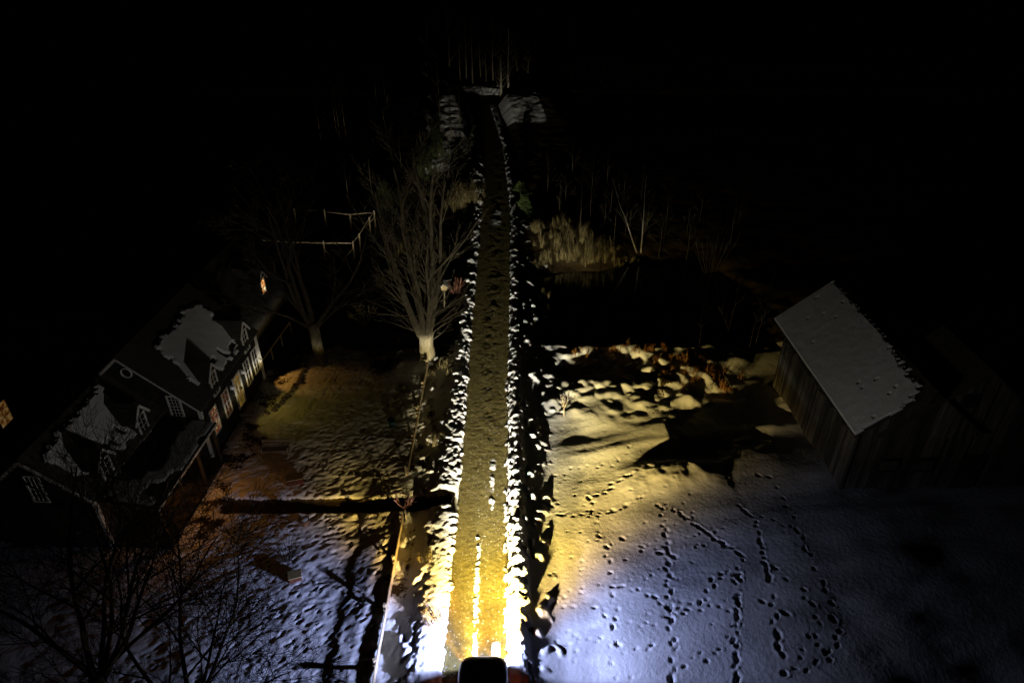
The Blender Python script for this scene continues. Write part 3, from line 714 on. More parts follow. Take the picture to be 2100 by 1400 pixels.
# main roof: u runs north along the eave, v runs up the slope
def slope_frame(x1, xm, eave, ridge): return Vector((xm-x1, 0, ridge-eave)).normalized()
vA = slope_frame(0, -3.3, AE, AR); nA = Vector((vA.z,0,-vA.x))
def inside(poly, x, y):
    c = False; n = len(poly)
    for i in range(n):
        (x0,y0),(x1,y1) = poly[i], poly[i-1]
        if (y0 > y) != (y1 > y) and x < (x1-x0)*(y-y0)/(y1-y0)+x0: c = not c
    return c
OUT_A = [(1.3,3.31),(2.67,3.4),(5.0,3.55),(5.85,3.2),(5.9,2.38),(5.3,2.07),(5.35,1.4),(5.1,.75),(4.6,.1),(3.9,.05),(3.15,.1),(2.3,.05),(2.0,.9),(.6,.75),(.5,1.35),(1.02,1.8),(.9,2.8)]
def keepA(s, t):
    a = s+.30*(nz2(s*2.3,t*2.3)-.5)+.2*(h1(int(t/.2))-.5); b = t+.34*(h1(int(s/.26)+3)-.5)+.2*(nz2(s*4,t*4)-.5)
    if t < 1.1 and s > 2.2 and nz2(s*2.6+7, t*2.6) > .66: return False
    return inside(OUT_A, a, b)
oA = Vector((0, .55, AE))+nA*.145
roof_snow(house, oA, (0,1,0), vA, 84, 50, .075, keepA, .13, seed=3)
vB = slope_frame(BX1, (BX0+BX1)/2, BE, BR); nB = Vector((vB.z,0,-vB.x))
OUT_B = [(4.16,2.75),(5.17,2.8),(5.4,2.5),(4.82,2.2),(4.6,1.46),(4.0,1.0),(3.94,.23),(3.52,.08),(2.67,.05),(2.45,.8),(1.9,2.0),(1.5,1.5),(1.0,.5),(.35,.9),(.3,2.19),(1.2,2.6),(2.1,2.7),(3.25,2.55)]
def keepB(s, t):
    a = s+.30*(nz2(s*2.3+40,t*2.3)-.5)+.16*(h1(int(t/.2)+31)-.5); b = t+.30*(h1(int(s/.26)+53)-.5)+.2*(nz2(s*4,t*4)-.5)
    if t < 1.1 and nz2(s*2.6+17, t*2.6) > .74: return False
    return inside(OUT_B, a, b)
roof_snow(house, Vector((BX1, BY0+.05, BE))+nB*.145, (0,1,0), vB, 80, 42, .075, keepB, .13, seed=8)
vV = Vector((BX1-.75, 0, .42)).normalized(); nV = Vector((vV.z,0,-vV.x))
def keepV(s, t): return nz2(s*1.1+2, t*1.4) > .38+.22*sstep(.2,2.4,t)+.1*nz2(s*5,t*5) and .06 < t < 2.5 and .05 < s < 5.85
roof_snow(house, Vector((.75, BY0+.1, lz(2.10)))+nV*.012, (0,1,0), vV, 59, 25, .1, keepV, .05, seed=12)

# neighbouring house at the left edge
nb = thing("neighbour_house", "dark neighbouring house at the left edge with one amber lit window", "house", (-30.1, 26, -.45))
gable_house(nb, -3.2, 2.75, -4, 6, 3.2, 5.6, M['clap'], M['roof'])
window(nb, (2.78, 3.0, 1.75), (0,1,0), (1,0,0), .9, 1.3, M['pane_far'], 2, 3, .1)
MB().box(-.4,.3,0,.7,5.2,6.3).build("chimney", M['stone'], nb)

# ================================================================== barn
BN = (16.45, 25.2, -.4)
barn = thing("barn", "weathered grey plank barn with a snow covered roof slope", "barn", BN, rz=R(1.4))
def board_wall(mb, a, b, h0, h1f, w=.17, seed=0, thick=.04, out=(0,0)):
    """vertical planks from a to b; h1f(t) gives the top height"""
    r = random.Random(seed); L = math.hypot(b[0]-a[0], b[1]-a[1]); n = int(L/w); dx, dy = (b[0]-a[0])/L, (b[1]-a[1])/L
    for i in range(n):
        t0 = i*w+.008; t1 = (i+1)*w-.004-r.random()*.008; off = r.uniform(0,.02); bt = h0 + (r.random()*.12 if r.random() < .3 else 0)
        top0, top1 = h1f(t0/L), h1f(t1/L)
        p = [(a[0]+dx*t0+out[0]*off, a[1]+dy*t0+out[1]*off, bt), (a[0]+dx*t1+out[0]*off, a[1]+dy*t1+out[1]*off, bt),
             (a[0]+dx*t1+out[0]*off, a[1]+dy*t1+out[1]*off, top1), (a[0]+dx*t0+out[0]*off, a[1]+dy*t0+out[1]*off, top0)]
        mb.prism(p, (out[0]*thick, out[1]*thick, 0))
LB, EB, RB, HW = 9.5, 3.6, 6.0, 2.85
m = MB(); board_wall(m, (0,0), (0,LB), -.9, lambda t: EB, .18, 1, .04, (-1,0)); m.build("plank_wall", M['barnwood'], barn)
m = MB(); board_wall(m, (0,0), (HW*2,0), 0, lambda t: EB+(RB-EB)*(1-abs(2*t-1)), .18, 2, .04, (0,-1)); m.build("plank_wall", M['barnwood'], barn)
m = MB(); m.prism([(.06,.06,.0),(2*HW-.06,.06,0),(2*HW-.06,.06,EB),(HW,.06,RB-.05),(.06,.06,EB)], (0,LB-.12,0)); m.build("inner_frame", M['bark_dark'], barn)
m = MB(); sl = (RB-EB)/HW
for s, xa in ((-1, -.28), (1, 2*HW+.28)):
    zb = EB-.28*sl+.05; r = random.Random(4)
    for k in range(int((LB+.5)/.16)):
        y0 = -.25+k*.16; ex = r.uniform(-.05,.1)
        m.prism([(HW,y0,RB+.05),(xa+s*ex,y0,zb-ex*sl),(xa+s*ex,y0,zb+.05-ex*sl),(HW,y0,RB+.10)], (0,.15,0))
m.build("roof", M['barnroof'], barn)
vR = Vector((HW+.28,0,RB-EB+.28*sl)).normalized(); nR = Vector((-vR.z,0,vR.x))
SLN = math.hypot(HW+.28, RB-EB+.28*sl)
def keepR(s, t):
    lim = SLN - .05 - (.14+.30*sstep(5, 1, s))*h1(int(s/.16)+60) - .25*sstep(5,0,s)
    lim -= .9*max(0, (.9-s))*h1(int(s/.08)+11)
    if nz2(s*5+3, t*5) > .955 and t > 1: return False
    return t > .03*h1(int(s/.1)) and t < lim and s > .05+.3*(t/SLN)*h1(int(t/.2))
roof_snow(barn, Vector((-.28,-.25,EB-.28*sl+.10))+nR*.012, (0,1,0), vR, 138, 56, .08, keepR, .11, "roof_snow", 21)
# taller gabled part to the right
GX0, GX1, GR, GE = 3.4, 9.4, 7.0, 3.7
GM = 5.1
def gtop(t):
    x = GX0+(GX1-GX0)*t; return GE+(GR-GE)*(1-abs(x-GM)/4.0)
m = MB(); board_wall(m, (2*HW+.02,-.02), (GX1,-.02), 0, lambda t: GR-abs(2*HW+.02+(GX1-2*HW-.02)*t-GM)*.86, .19, 7, .04, (0,-1))
board_wall(m, (3.6,-.07), (2*HW,-.07), 3.2, lambda t: GR-abs(3.6+(2*HW-3.6)*t-GM)*.86, .19, 8, .04, (0,-1))
gw = m.build("plank_gable", M['barnwood'], barn)
m = MB()
for s in (-1, 1):
    m.prism([(GM,-.3,GR+.02),(GM+s*4.3,-.3,GR+.02-4.3*.86),(GM+s*4.3,-.3,GR+.1-4.3*.86),(GM,-.3,GR+.1)], (0,4.2,0))
m.build("gable_roof", M['barnroof'], barn)
m = MB(); m.box(4.2,5.0,-.16,-.125,5.1,5.8); m.build("loft_opening", M['black'], barn)
for xx in (2.0, 3.7):
    m = MB(); m.box(xx-.42,xx+.42,-.16,-.13,1.25,1.85); f = m.build("shutter_window", M['barnwood'], barn)
    MB().box(xx-.48,xx+.48,-.20,-.16,1.15,1.24).build("sill", M['bark_dark'], f); MB().box(xx-.48,xx+.48,-.20,-.16,1.86,1.93).build("lintel", M['bark_dark'], f)
m = MB(); m.box(5.4,6.6,-.17,-.13,0,2.1); bd = m.build("barn_door", M['bark_dark'], barn)
MB().box(5.5,5.56,-.22,-.17,1.0,1.2).build("handle", M['black'], bd)
m = MB(); m.bar((-.07,-.07,0), (-.07,-.07,EB), .16, .16); m.build("corner_post", M['barnwood'], barn)

# ================================================================== fences
def rail_fence(label, x, y0, y1, n, ztop):
    g = gz(x, (y0+y1)/2); t = thing("rail_fence", label, "fence", (x, y0, 0), "low rail fence beside the driveway")
    L = y1-y0; r = random.Random(int(y0*10))
    for k in range(n+1):
        yy = L*k/n; z0 = gz(x, y0+yy)-.25
        m = MB(); m.bar((-.06,yy,z0), (-.06+r.uniform(-.03,.03),yy+r.uniform(-.02,.02),ztop+.12+r.uniform(-.03,.04)), .11, .11); m.build("post", M['wood_fence'], t)
    for q, (h, w) in enumerate(((-.08,.15), (-.30,.15))):
        for k in range(n):
            a = L*k/n-.05; b = L*(k+1)/n+.05
            m = MB(); m.bar((.02+.004*(k%2),a,ztop+h+r.uniform(-.02,.02)), (.02+.004*(k%2),b,ztop+h+r.uniform(-.02,.02)), .04, w); m.build("rail", M['wood_fence'], t)
    return t
rail_fence("low rail fence beside the driveway nearest the car, lit yellow on its road side", -5.15, 10.6, 22.75, 5, .13)
rail_fence("low rail fence beside the driveway between the dark path and the big pale trunk", -5.3, 25.95, 35.6, 4, .30)

pad = thing("pole_fence", "peeled pole paddock fence with braced posts beyond the dark yard", "fence", (-12.7, 52, 0))
def pole(a, b, r0=.06, name="pole"):
    o = Vector((-12.7, 52, 0)); m = MB(); a = Vector(a)-o; b = Vector(b)-o
    m.tube([a, a.lerp(b,.5)+Vector((0,0,.02)), b], [r0, r0*.95, r0*.85], 7); return m.build(name, M['peeled'], pad)
PP = [(-21,52.4),(-18.4,52.3),(-15.6,52.1),(-13.15,51.95),(-12.95,53.6),(-12.75,57.3),(-12.65,59.2),(-14.75,58.6),(-17.15,59.1),(-20,59.4)]
for (x, y) in PP:
    z = gz(x, y); pole((x,y,z-.3), (x+.05,y,z+1.65), .085, "post")
for a, b in zip(PP[:-1], PP[1:]):
    z0, z1 = gz(*a), gz(*b); pole((*a, z0+1.45), (*b, z1+1.45), .06, "rail")
for (x, y, dx) in ((-15.6,52.1,.9),(-13.15,51.95,-.9),(-14.75,58.6,.9),(-12.65,59.2,-.9)):
    z = gz(x, y); pole((x+dx,y-.5,z+.1), (x,y,z+.95), .05, "brace")

# ================================================================== trees
def grow(mb, p, d, L, r, lvl, maxl, rg, up=.12, jit=.16, kids=(4,6), ang=(.5,.95), rat=(.45,.75), rmin=.011, start=.25, twist=1.0):
    n = max(3, int(L/.55)+1); pts = [p.copy()]; rad = [r]; dirs = [d.copy()]; q = p.copy(); dd = d.copy()
    for i in range(n):
        dd = (dd + Vector((rg.gauss(0,jit), rg.gauss(0,jit), rg.gauss(0,jit*.6)+up))*.5).normalized()
        q = q + dd*(L/n); pts.append(q.copy()); dirs.append(dd.copy()); rad.append(max(rmin, r*(1-.78*(i+1)/n)))
    mb.tube(pts, rad, 8 if r > .12 else (5 if r > .04 else 3), False)
    if lvl >= maxl: return
    k = rg.randint(*kids)
    for c in range(k):
        t = start + (1-start)*(c+rg.random())/k; i = min(n, int(t*n)); rr_ = max(rmin, rad[i]*rg.uniform(.45,.7))
        a = rg.uniform(*ang); ph = c*2.4+rg.uniform(-.6,.6); base = dirs[i]
        s = base.cross(Vector((.2,.5,.9))); 
        if s.length < .05: s = base.cross(Vector((1,0,0)))
        s.normalize(); s2 = base.cross(s)
        nd = (base*math.cos(a) + (s*math.cos(ph)+s2*math.sin(ph))*math.sin(a)).normalized()
        grow(mb, pts[i], nd, L*rg.uniform(*rat)*(1.1-.35*t), rr_, lvl+1, maxl, rg, up, jit, kids, ang, rat, rmin, start)

def trunk_mesh(h, r, flare, lean, rg, sides=14):
    m = MB(); n = 9; pts = []; rad = []
    for i in range(n+1):
        t = i/n; pts.append((lean[0]*t+.02*math.sin(i), lean[1]*t, -.3+(h+.3)*t)); rad.append(r*(1+flare*math.exp(-t*6)+.25*max(0,t-.8)*2))
    m.tube(pts, rad, sides)
    rs = random.Random(3); lob = [rs.uniform(.86,1.14) for _ in range(sides)]
    for i in range(n+1):
        c = Vector(pts[i])
        for k in range(sides):
            v = Vector(m.v[i*sides+k]); m.v[i*sides+k] = tuple(c+(v-c)*(lob[k]+rs.uniform(-.04,.04)))
    return m

rg = random.Random(11)
bx, by = -5.5, 36.9; bz = gz(bx, by)
big = thing("bare_tree", "big bare tree with a glaring pale trunk splitting into upright stems beside the driveway", "tree", (bx, by, bz))
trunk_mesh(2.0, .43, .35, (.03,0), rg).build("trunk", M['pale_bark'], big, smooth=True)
m = MB()
for (tx, ty, L, r) in [(-.28,.0,9.5,.21),(-.12,.12,11,.24),(.0,-.08,8.5,.2),(.05,.18,11.5,.22),(.15,.0,11,.25),(.24,.1,10,.19),(-.4,-.1,8,.16),(.1,-.2,7,.15)]:
    d = Vector((tx, ty, 1)).normalized()
    grow(m, Vector((tx*.9, ty*.9, 1.75)), d, L, r, 0, 3, rg, up=.10, jit=.10, kids=(5,7), ang=(.3,.7), rat=(.32,.5), rmin=.011, start=.22)
for k in range(16):      # low thin side shoots
    s = 1 if k % 3 else -1
    d = Vector((s*rg.uniform(.7,1), rg.uniform(-.3,.6), rg.uniform(.05,.75))).normalized()
    grow(m, Vector((s*.36, 0, rg.uniform(1.3,3.6))), d, rg.uniform(1.8,3.8), rg.uniform(.022,.045), 1, 2, rg, up=.06, jit=.2, kids=(2,4), ang=(.3,.7), rat=(.4,.6), rmin=.011)
m.build("crown", M['twig'], big)

rg = random.Random(23)
bx, by = -12.2, 36.3; bz = gz(bx, by)
t2 = thing("bare_tree", "wide bare tree standing in the dark yard near the house corner", "tree", (bx, by, bz))
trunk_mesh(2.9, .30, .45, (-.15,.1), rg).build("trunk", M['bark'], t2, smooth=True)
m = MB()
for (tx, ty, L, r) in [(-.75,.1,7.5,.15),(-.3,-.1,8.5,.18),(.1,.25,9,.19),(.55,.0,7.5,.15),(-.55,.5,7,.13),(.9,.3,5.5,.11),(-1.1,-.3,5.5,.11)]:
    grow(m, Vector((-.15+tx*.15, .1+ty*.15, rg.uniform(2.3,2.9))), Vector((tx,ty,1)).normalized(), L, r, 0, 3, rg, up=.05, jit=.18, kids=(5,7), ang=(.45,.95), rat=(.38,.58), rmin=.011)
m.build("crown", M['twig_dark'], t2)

def fore_tree(seed, x, y, lean, stems, label):
    rg = random.Random(seed); bz = gz(x, y)
    t = thing("bare_tree", label, "tree", (x, y, bz))
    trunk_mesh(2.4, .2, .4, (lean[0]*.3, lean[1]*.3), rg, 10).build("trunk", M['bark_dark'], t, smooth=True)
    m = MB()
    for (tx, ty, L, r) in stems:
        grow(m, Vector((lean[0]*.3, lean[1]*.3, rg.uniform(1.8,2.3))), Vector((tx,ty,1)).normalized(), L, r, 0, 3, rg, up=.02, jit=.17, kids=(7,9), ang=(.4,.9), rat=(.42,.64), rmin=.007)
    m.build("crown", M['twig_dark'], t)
fore_tree(31, -14.2, 13.6, (0,.2), [(.5,.5,7.5,.11),(-.1,.3,7.5,.12),(1.0,.5,7.5,.10),(-.6,.1,6.5,.10),(.3,.9,7.0,.10),(.9,.9,7,.09),(.1,.6,7,.1)], "dark bare tree at the bottom left corner, in front of the house gable")
fore_tree(37, -10.3, 12.0, (-.1,.1), [(-.2,.85,6.6,.09),(-.7,.6,6,.09),(.35,.75,5.6,.08),(-1.0,.3,5.5,.08),(.1,.3,5,.08),(.7,.5,5,.07)], "dark bare tree at the bottom edge, its twigs over the bluish yard snow")

# sapling by the fence end, clump of red shoots on top
def shrub(name, label, x, y, n, h, spread, r, material, stem_h=0, group=None, cat="shrub", seed=1, kids=(1,3)):
    rg = random.Random(seed); z = gz(x, y)-.03; t = thing(name, label, cat, (x,y,z), group); m = MB()
    if stem_h:
        MB().tube([(0,0,-.1),(.02,0,stem_h*.5),(0,.01,stem_h)], [r*2.2,r*2,r*1.8], 7).build("trunk", M['birch'], t)
    for k in range(n):
        a = rg.uniform(0, 6.28); s = spread*math.sqrt(rg.random())
        grow(m, Vector((.06*math.cos(a),.06*math.sin(a),stem_h)), Vector((s*math.cos(a), s*math.sin(a), 1)).normalized(), h*rg.uniform(.6,1.1), r, 1, 2, rg, up=.05, jit=.13, kids=kids, ang=(.25,.6), rat=(.4,.6), rmin=.008, start=.35)
    m.build("crown", material, t); return t
shrub("sapling", "pollarded sapling with reddish shoots at the near fence's far end", -5.02, 22.95, 12, 1.0, .8, .018, M['redtwig'], .75, cat="tree", seed=3)
shrub("sapling", "small pale sapling alone on the yellow lit lawn right of the driveway", 2.95, 30.9, 7, 1.0, .45, .018, M['peeled'], .7, cat="tree", seed=4)
shrub("shrub", "twiggy red shrub beside the bird house behind the big trunk", -4.2, 45.2, 18, 1.5, .6, .011, M['redtwig'], seed=5)
shrub("shrub", "brown twiggy shrub in the dark between the two yard trees", -10.3, 41.2, 30, 1.6, .8, .013, M['twig'], seed=6)
shrub("shrub", "brown twiggy shrub behind the wooden box near the crossing beams", -10.0, 20.6, 26, 1.1, .9, .010, M['twig_dark'], seed=7)

# stems of the thicket: three kinds, copied
def stem_tree(name, label, cat, group, h, r, bark, nb, seed, loc, lean=(0,0), crown=None):
    rg = random.Random(seed); t = thing(name, label, cat, loc, group)
    m = MB(); n = 8; pts = [(lean[0]*h*(i/n)+.06*rg.gauss(0,1)*(i/n), lean[1]*h*(i/n)+.06*rg.gauss(0,1)*(i/n), -.2+(h+.2)*i/n) for i in range(n+1)]
    m.tube(pts, [max(.012, r*(1-.85*i/n)) for i in range(n+1)], 6); m.build("trunk", bark, t)
    c = MB()
    for k in range(nb):
        f = rg.uniform(.3,.97); i = int(f*n); p = Vector(pts[i]); a = rg.uniform(0,6.28)
        grow(c, p, Vector((math.cos(a)*.7, math.sin(a)*.7, .8)).normalized(), h*(1.15-f)*.42, max(.012, r*.4*(1-f*.6)), 1, 2, rg, up=.08, jit=.15, kids=(2,4), ang=(.3,.7), rat=(.4,.6), rmin=.012)
    c.build("crown", crown or M['twig'], t); return t
G1 = "bare saplings in the thicket beyond the pond"
L1 = "thin bare sapling in the dark thicket beyond the pond"
protos = [stem_tree("sapling_tree", L1, "tree", G1, h, .04, M['bark_dark'], 9, 40+i, (0,0,0), (0,0), M['twig_dark']) for i, h in enumerate((5.2, 6.4, 4.2))]
rg = random.Random(77); used = [False]*3
spots = [(6.1,57.2),(7.2,59.5),(8.4,58.2),(9.3,61),(10.2,57.4),(12.4,58.6),(13.5,56.3),(14.4,60),(4.4,60.3),(5.2,63.5),(7.9,65),(10.9,64),(13,66),(3.6,66.5),(15.8,57.5),(17.5,60),(19,55),(20.5,58),(9.9,69),(6.4,71),(14.9,53.2),(12.6,53.6),(8.9,55.2)]
def scatter(protos, spots, rg, labels=None, group=None):
    used = [False]*len(protos); out = []
    for k, (x, y) in enumerate(spots):
        i = k % len(protos)
        o = protos[i] if not used[i] else copy_tree(protos[i])
        used[i] = True; s = rg.uniform(.8,1.25)
        o.location = (x, y, gz(x, y)-.05); o.rotation_euler = (0,0,rg.uniform(0,6.28)); o.scale = (s,s,s)
        if labels: o["label"] = labels[k]
        out.append(o)
    return out
scatter(protos, spots, rg)
stem_tree("birch_tree", "leaning pale birch stem crossing another at the thicket's edge", "tree", None, 6.5, .07, M['birch'], 8, 51, (10.95,54.5,gz(10.95,54.5)), (-.42,.1))
stem_tree("birch_tree", "upright pale birch stem meeting the leaning one at its foot", "tree", None, 6.8, .07, M['birch'], 8, 52, (11.25,54.6,gz(11.25,54.6)), (-.03,.05))
ms = thing("multistem_tree", "tree of several thin bowed stems at the pond's right end", "tree", (16.3,50.6,gz(16.3,50.6)))
m = MB(); rg = random.Random(9)
for k in range(9):
    a = -1.0+2.0*k/8; grow(m, Vector((a*.25,rg.uniform(-.2,.2),0)), Vector((a*.55,rg.uniform(-.1,.3),1)).normalized(), rg.uniform(4.5,6.5), .034, 1, 2, rg, up=.16, jit=.06, kids=(2,3), ang=(.2,.5), rat=(.25,.45), rmin=.009)
m.build("stems", M['twig_dark'], ms)
G2 = "slender stems beside the far barn corner"; L2 = "slender bare stem standing in the dark left of the barn"
scatter([stem_tree("sapling_tree", L2, "tree", G2, 4.6, .017, M['bark_dark'], 4, 61, (0,0,0), (.02,0), M['twig_dark']), stem_tree("sapling_tree", L2, "tree", G2, 5.2, .017, M['bark_dark'], 4, 62, (0,0,0), (.05,0), M['twig_dark'])],
        [(15.9,38.6),(16.5,39.2),(15.0,40.5),(12.4,38.2)], random.Random(5))
# trees round the crossing road
fl = ["tall pale tree at the road corner, right of the pair", "shorter trunk close left of the tall pale tree at the road corner"]
for k, (x, y, h, r) in enumerate([(-.6,108.0,10,.22),(-1.7,108.3,6.5,.24)]):
    stem_tree("roadside_tree", fl[k], "tree", None, h, r, M['birch'], 26, 70+k, (x,y,gz(x,y)), (.01,0))
G3 = "bare trunks beyond the crossing road"; L3 = "bare trunk standing beyond the crossing road at the driveway's end"
pr3 = [stem_tree("forest_tree", L3, "tree", G3, h, rr3, M['bark'], 14, 80+i, (0,0,0), (.015*(i-1),0)) for i, (h, rr3) in enumerate(((8,.13),(12,.17),(6.5,.1)))]
scatter(pr3, [(-8.4,116.7),(-6.4,116.5),(-4.25,117.4),(-3.15,118.5),(-10.2,118),(-5.3,121),(-2,122),(-7.6,120),(.8,120),(-13.5,116),(-12.6,109.5),(2.6,118)], random.Random(8))
G4 = "thin stems at the left wood's edge"; L4 = "thin bare stem at the dark wood's edge left of the driveway"
pr4 = [stem_tree("sapling_tree", L4, "tree", G4, h, .07, M['bark'], 7, 90+i, (0,0,0)) for i, h in enumerate((6, 7.5))]
scatter(pr4, [(-22.1,109.6),(-20.2,105),(-19.2,107),(-22.9,90),(-22,87.7),(-21.3,88.2),(-24,86),(-17,84),(-14,79),(-12.2,74),(-11,82),(-8.2,78),(-6.6,88),(-9.6,93),(-7.3,82.5),(-14.5,68),(-16,64)], random.Random(12))

# ---- evergreens
def leaf_clump(mb, c, R_, n, rg, size, flat=1.0):
    for _ in range(n):
        v = Vector((rg.gauss(0,1), rg.gauss(0,1), rg.gauss(0,1))).normalized()*R_*rg.random()**.4
        p = Vector(c)+Vector((v.x, v.y, v.z*flat)); a = Vector((rg.gauss(0,1),rg.gauss(0,1),rg.gauss(0,1))).normalized(); b = a.orthogonal().normalized()
        s = size*rg.uniform(.6,1.3); i = len(mb.v)
        mb.v += [tuple(p-a*s), tuple(p+b*s*.45), tuple(p+a*s), tuple(p-b*s*.45)]; mb.f.append((i,i+1,i+2,i+3))
def evergreen(label, x, y, h, w, seed, n=34, material='leaf'):
    rg = random.Random(seed); z = gz(x, y); t = thing("evergreen_tree", label, "tree", (x,y,z))
    MB().tube([(0,0,-.2),(.05,0,h*.5),(0,.05,h*.9)], [.12,.08,.03], 7).build("trunk", M['bark_dark'], t)
    m = MB()
    for k in range(n):
        f = rg.uniform(.12,1); a = rg.uniform(0,6.28); r = w*(1.05-f)**.6*rg.uniform(.3,1)
        leaf_clump(m, (r*math.cos(a), r*math.sin(a), h*f), rg.uniform(.25,.5), 120, rg, .09)
    m.build("crown", M[material], t); return t
evergreen("rounded green evergreen left of the far driveway, behind bare branches", -9.3, 70.9, 4.2, 1.5, 3)
evergreen("slimmer dim evergreen just behind the rounded green one", -8.4, 76.5, 4.6, 1.0, 4, 26)
evergreen("small dim evergreen beyond the corner of the pole fence", -12.4, 64, 2.4, .8, 5, 16)
def pine(label, x, y, h, w, seed):
    rg = random.Random(seed); z = gz(x, y); t = thing("young_pine", label, "tree", (x,y,z))
    MB().tube([(0,0,-.2),(0,0,h)], [.07,.02], 6).build("trunk", M['bark_dark'], t); m = MB()
    for k in range(46):
        f = rg.uniform(.05,.95); a = rg.uniform(0,6.28); L = w*(1.1-f)*rg.uniform(.7,1.1)
        d = Vector((math.cos(a), math.sin(a), rg.uniform(-.1,.35))).normalized()
        for q in range(60):
            s = rg.uniform(.15,1); p = Vector((0,0,h*f))+d*L*s
            nd = (d+Vector((rg.gauss(0,.6),rg.gauss(0,.6),rg.gauss(0,.5)))).normalized(); l = rg.uniform(.14,.26); o = nd.orthogonal().normalized()*.012
            i = len(m.v); m.v += [tuple(p-o), tuple(p+o), tuple(p+nd*l)]; m.f.append((i,i+1,i+2))
    m.build("crown", M['needle'], t)
pine("young pine on the right verge of the driveway, the nearer of two", 1.1, 62.2, 1.5, 1.15, 1)
pine("young pine on the right verge of the driveway, the farther of two", .85, 66.5, 1.4, 1.05, 2)

# ---- dry grass tussocks
def tussock(name, label, group, n, h, spread, seed, material, wid=.014):
    rg = random.Random(seed); m = MB()
    tufts = [(rg.gauss(0,spread*.42), rg.gauss(0,spread*.34), rg.uniform(.35,1.15), rg.gauss(0,.16)) for _ in range(max(4, n//16))]
    for k in range(n):
        cx_, cy_, hh, tilt = tufts[rg.randrange(len(tufts))]
        a = rg.uniform(0,6.28); r0 = .22*math.sqrt(rg.random()); d = Vector((math.cos(a), math.sin(a), 0)); L = h*hh*rg.uniform(.3,1.15); bend = rg.random()**1.6*.75
        p0 = Vector((cx_,cy_,0))+d*r0; lean = Vector((tilt,0,0))*L
        p1 = p0+d*(L*bend*.3)+lean*.5+Vector((0,0,L*.6)); p2 = p0+d*(L*bend)+lean+Vector((rg.gauss(0,.06),rg.gauss(0,.06),L*(1-bend*.4)))
        s = Vector((-d.y,d.x,0))*wid; i = len(m.v)
        m.v += [tuple(p0-s+Vector((0,0,-.05))), tuple(p0+s+Vector((0,0,-.05))), tuple(p1+s*.8), tuple(p1-s*.8), tuple(p2)]
        m.f += [(i,i+1,i+2,i+3), (i+3,i+2,i+4)]
    o = m.build(name, M[material]); return tag(o, label, "grass", group)
def tuss_scatter(ps, spots, rg):
    used = [False]*len(ps)
    for k, (x, y, s) in enumerate(spots):
        i = k % len(ps); o = ps[i]
        if used[i]: o = ps[i].copy(); COL.objects.link(o)
        used[i] = True; o.location = (x, y, gz(x, y)-.03); o.rotation_euler = (0,0,rg.uniform(0,6.28)); o.scale = (s,s,s*rg.uniform(.85,1.2))
G5 = "tall dry grass on the pond's far bank"; L5 = "tuft of tall dry tan grass on the pond's far bank"
tuss_scatter([tussock("grass_tuft", L5, G5, 330, 1.15, 1.5, 1, 'grass', .011), tussock("grass_tuft", L5, G5, 280, 1.0, 1.6, 2, 'grass', .011), tussock("grass_tuft", L5, G5, 300, 1.7, 1.2, 3, 'grass', .010)],
    [(4.2,53.0,1.2),(5.3,52.4,1.2),(6.3,52.1,1.0),(7.4,52.6,1.1),(3.4,54.4,1.0),(5.8,54.6,1.1),(8.2,53.6,1.0),(4.4,57.2,.9),(2.9,52.0,.6),(8.9,52.3,.6),(9.8,53.2,.6),(2.2,56.5,.7),(2.0,50.6,.5)], random.Random(2))
G6 = "dry grass by the far driveway's left bank"; L6 = "tall pale dry grass left of the driveway before the far snow"
tuss_scatter([tussock("grass_tuft", L6, G6, 480, 1.7, 1.5, 4, 'grass', .010), tussock("grass_tuft", L6, G6, 400, 1.5, 1.4, 5, 'grass', .010)],
    [(-4.6,63.6,1.1),(-5.0,64.4,1.2),(-4.5,65.2,1.1),(-5.3,65.6,1.1),(-4.8,66.6,1.0),(-5.8,64.0,.9)], random.Random(3))
tag(tussock("grass_tuft", None, None, 320, 1.5, 1.1, 6, 'grass'), "round tuft of dry grass glowing dimly left of the big tree's stems", "grass").location = (-8.9, 53.2, gz(-8.9, 53.2))
G7 = "russet weeds on the slope above the pond"; L7 = "russet weed clump on the snowy slope before the pond"
tuss_scatter([tussock("weed_clump", L7, G7, 90, .75, 1.3, 7, 'russet', .010), tussock("weed_clump", L7, G7, 70, .6, 1.0, 8, 'russet', .010)],
    [(9.4,36.6,1),(10.2,35.8,1),(11,35,1.1),(11.6,34.4,1.1),(12.2,35.4,1.2),(10.8,36.6,1.0),(9.0,37.7,.9),(8.1,37.9,.9),(12.8,34.3,1.1),(4.9,37.9,.8),(4.2,37.5,.6),(13.4,35.6,1.2),(12.0,36.8,1),(10.0,37.9,.9),(7,38.2,.8),(5.9,38.2,.8)], random.Random(4))
G8 = "dry weeds along the low rail fences"; L8 = "small straw coloured weed tuft poking from the snow near the low rail fences"
tuss_scatter([tussock("weed_clump", L8, G8, 150, .6, .8, 9, 'grass', .012)], [(-4.5,35.3,1),(-3.9,35.6,1),(-5.4,34.6,.9),(-6.7,33.4,.9),(-3.8,34.7,.7),(-4.1,28.3,.8),(-3.7,20.4,.7),(-3.2,17.2,.8)], random.Random(6))
G9 = "weeds standing in the pond"; L9 = "pale reed stalks standing in the black pond water"
tuss_scatter([tussock("reed_clump", L9, G9, 30, .9, .9, 10, 'grass', .014)], [(3.9,44.8,1),(6.2,44.6,1),(6.4,47.2,.8),(2.6,42.6,.9),(2.7,41,.8),(6.0,41.5,.7),(6.6,44.9,1),(3.5,45.2,.8),(2.2,46.0,.8)], random.Random(7))

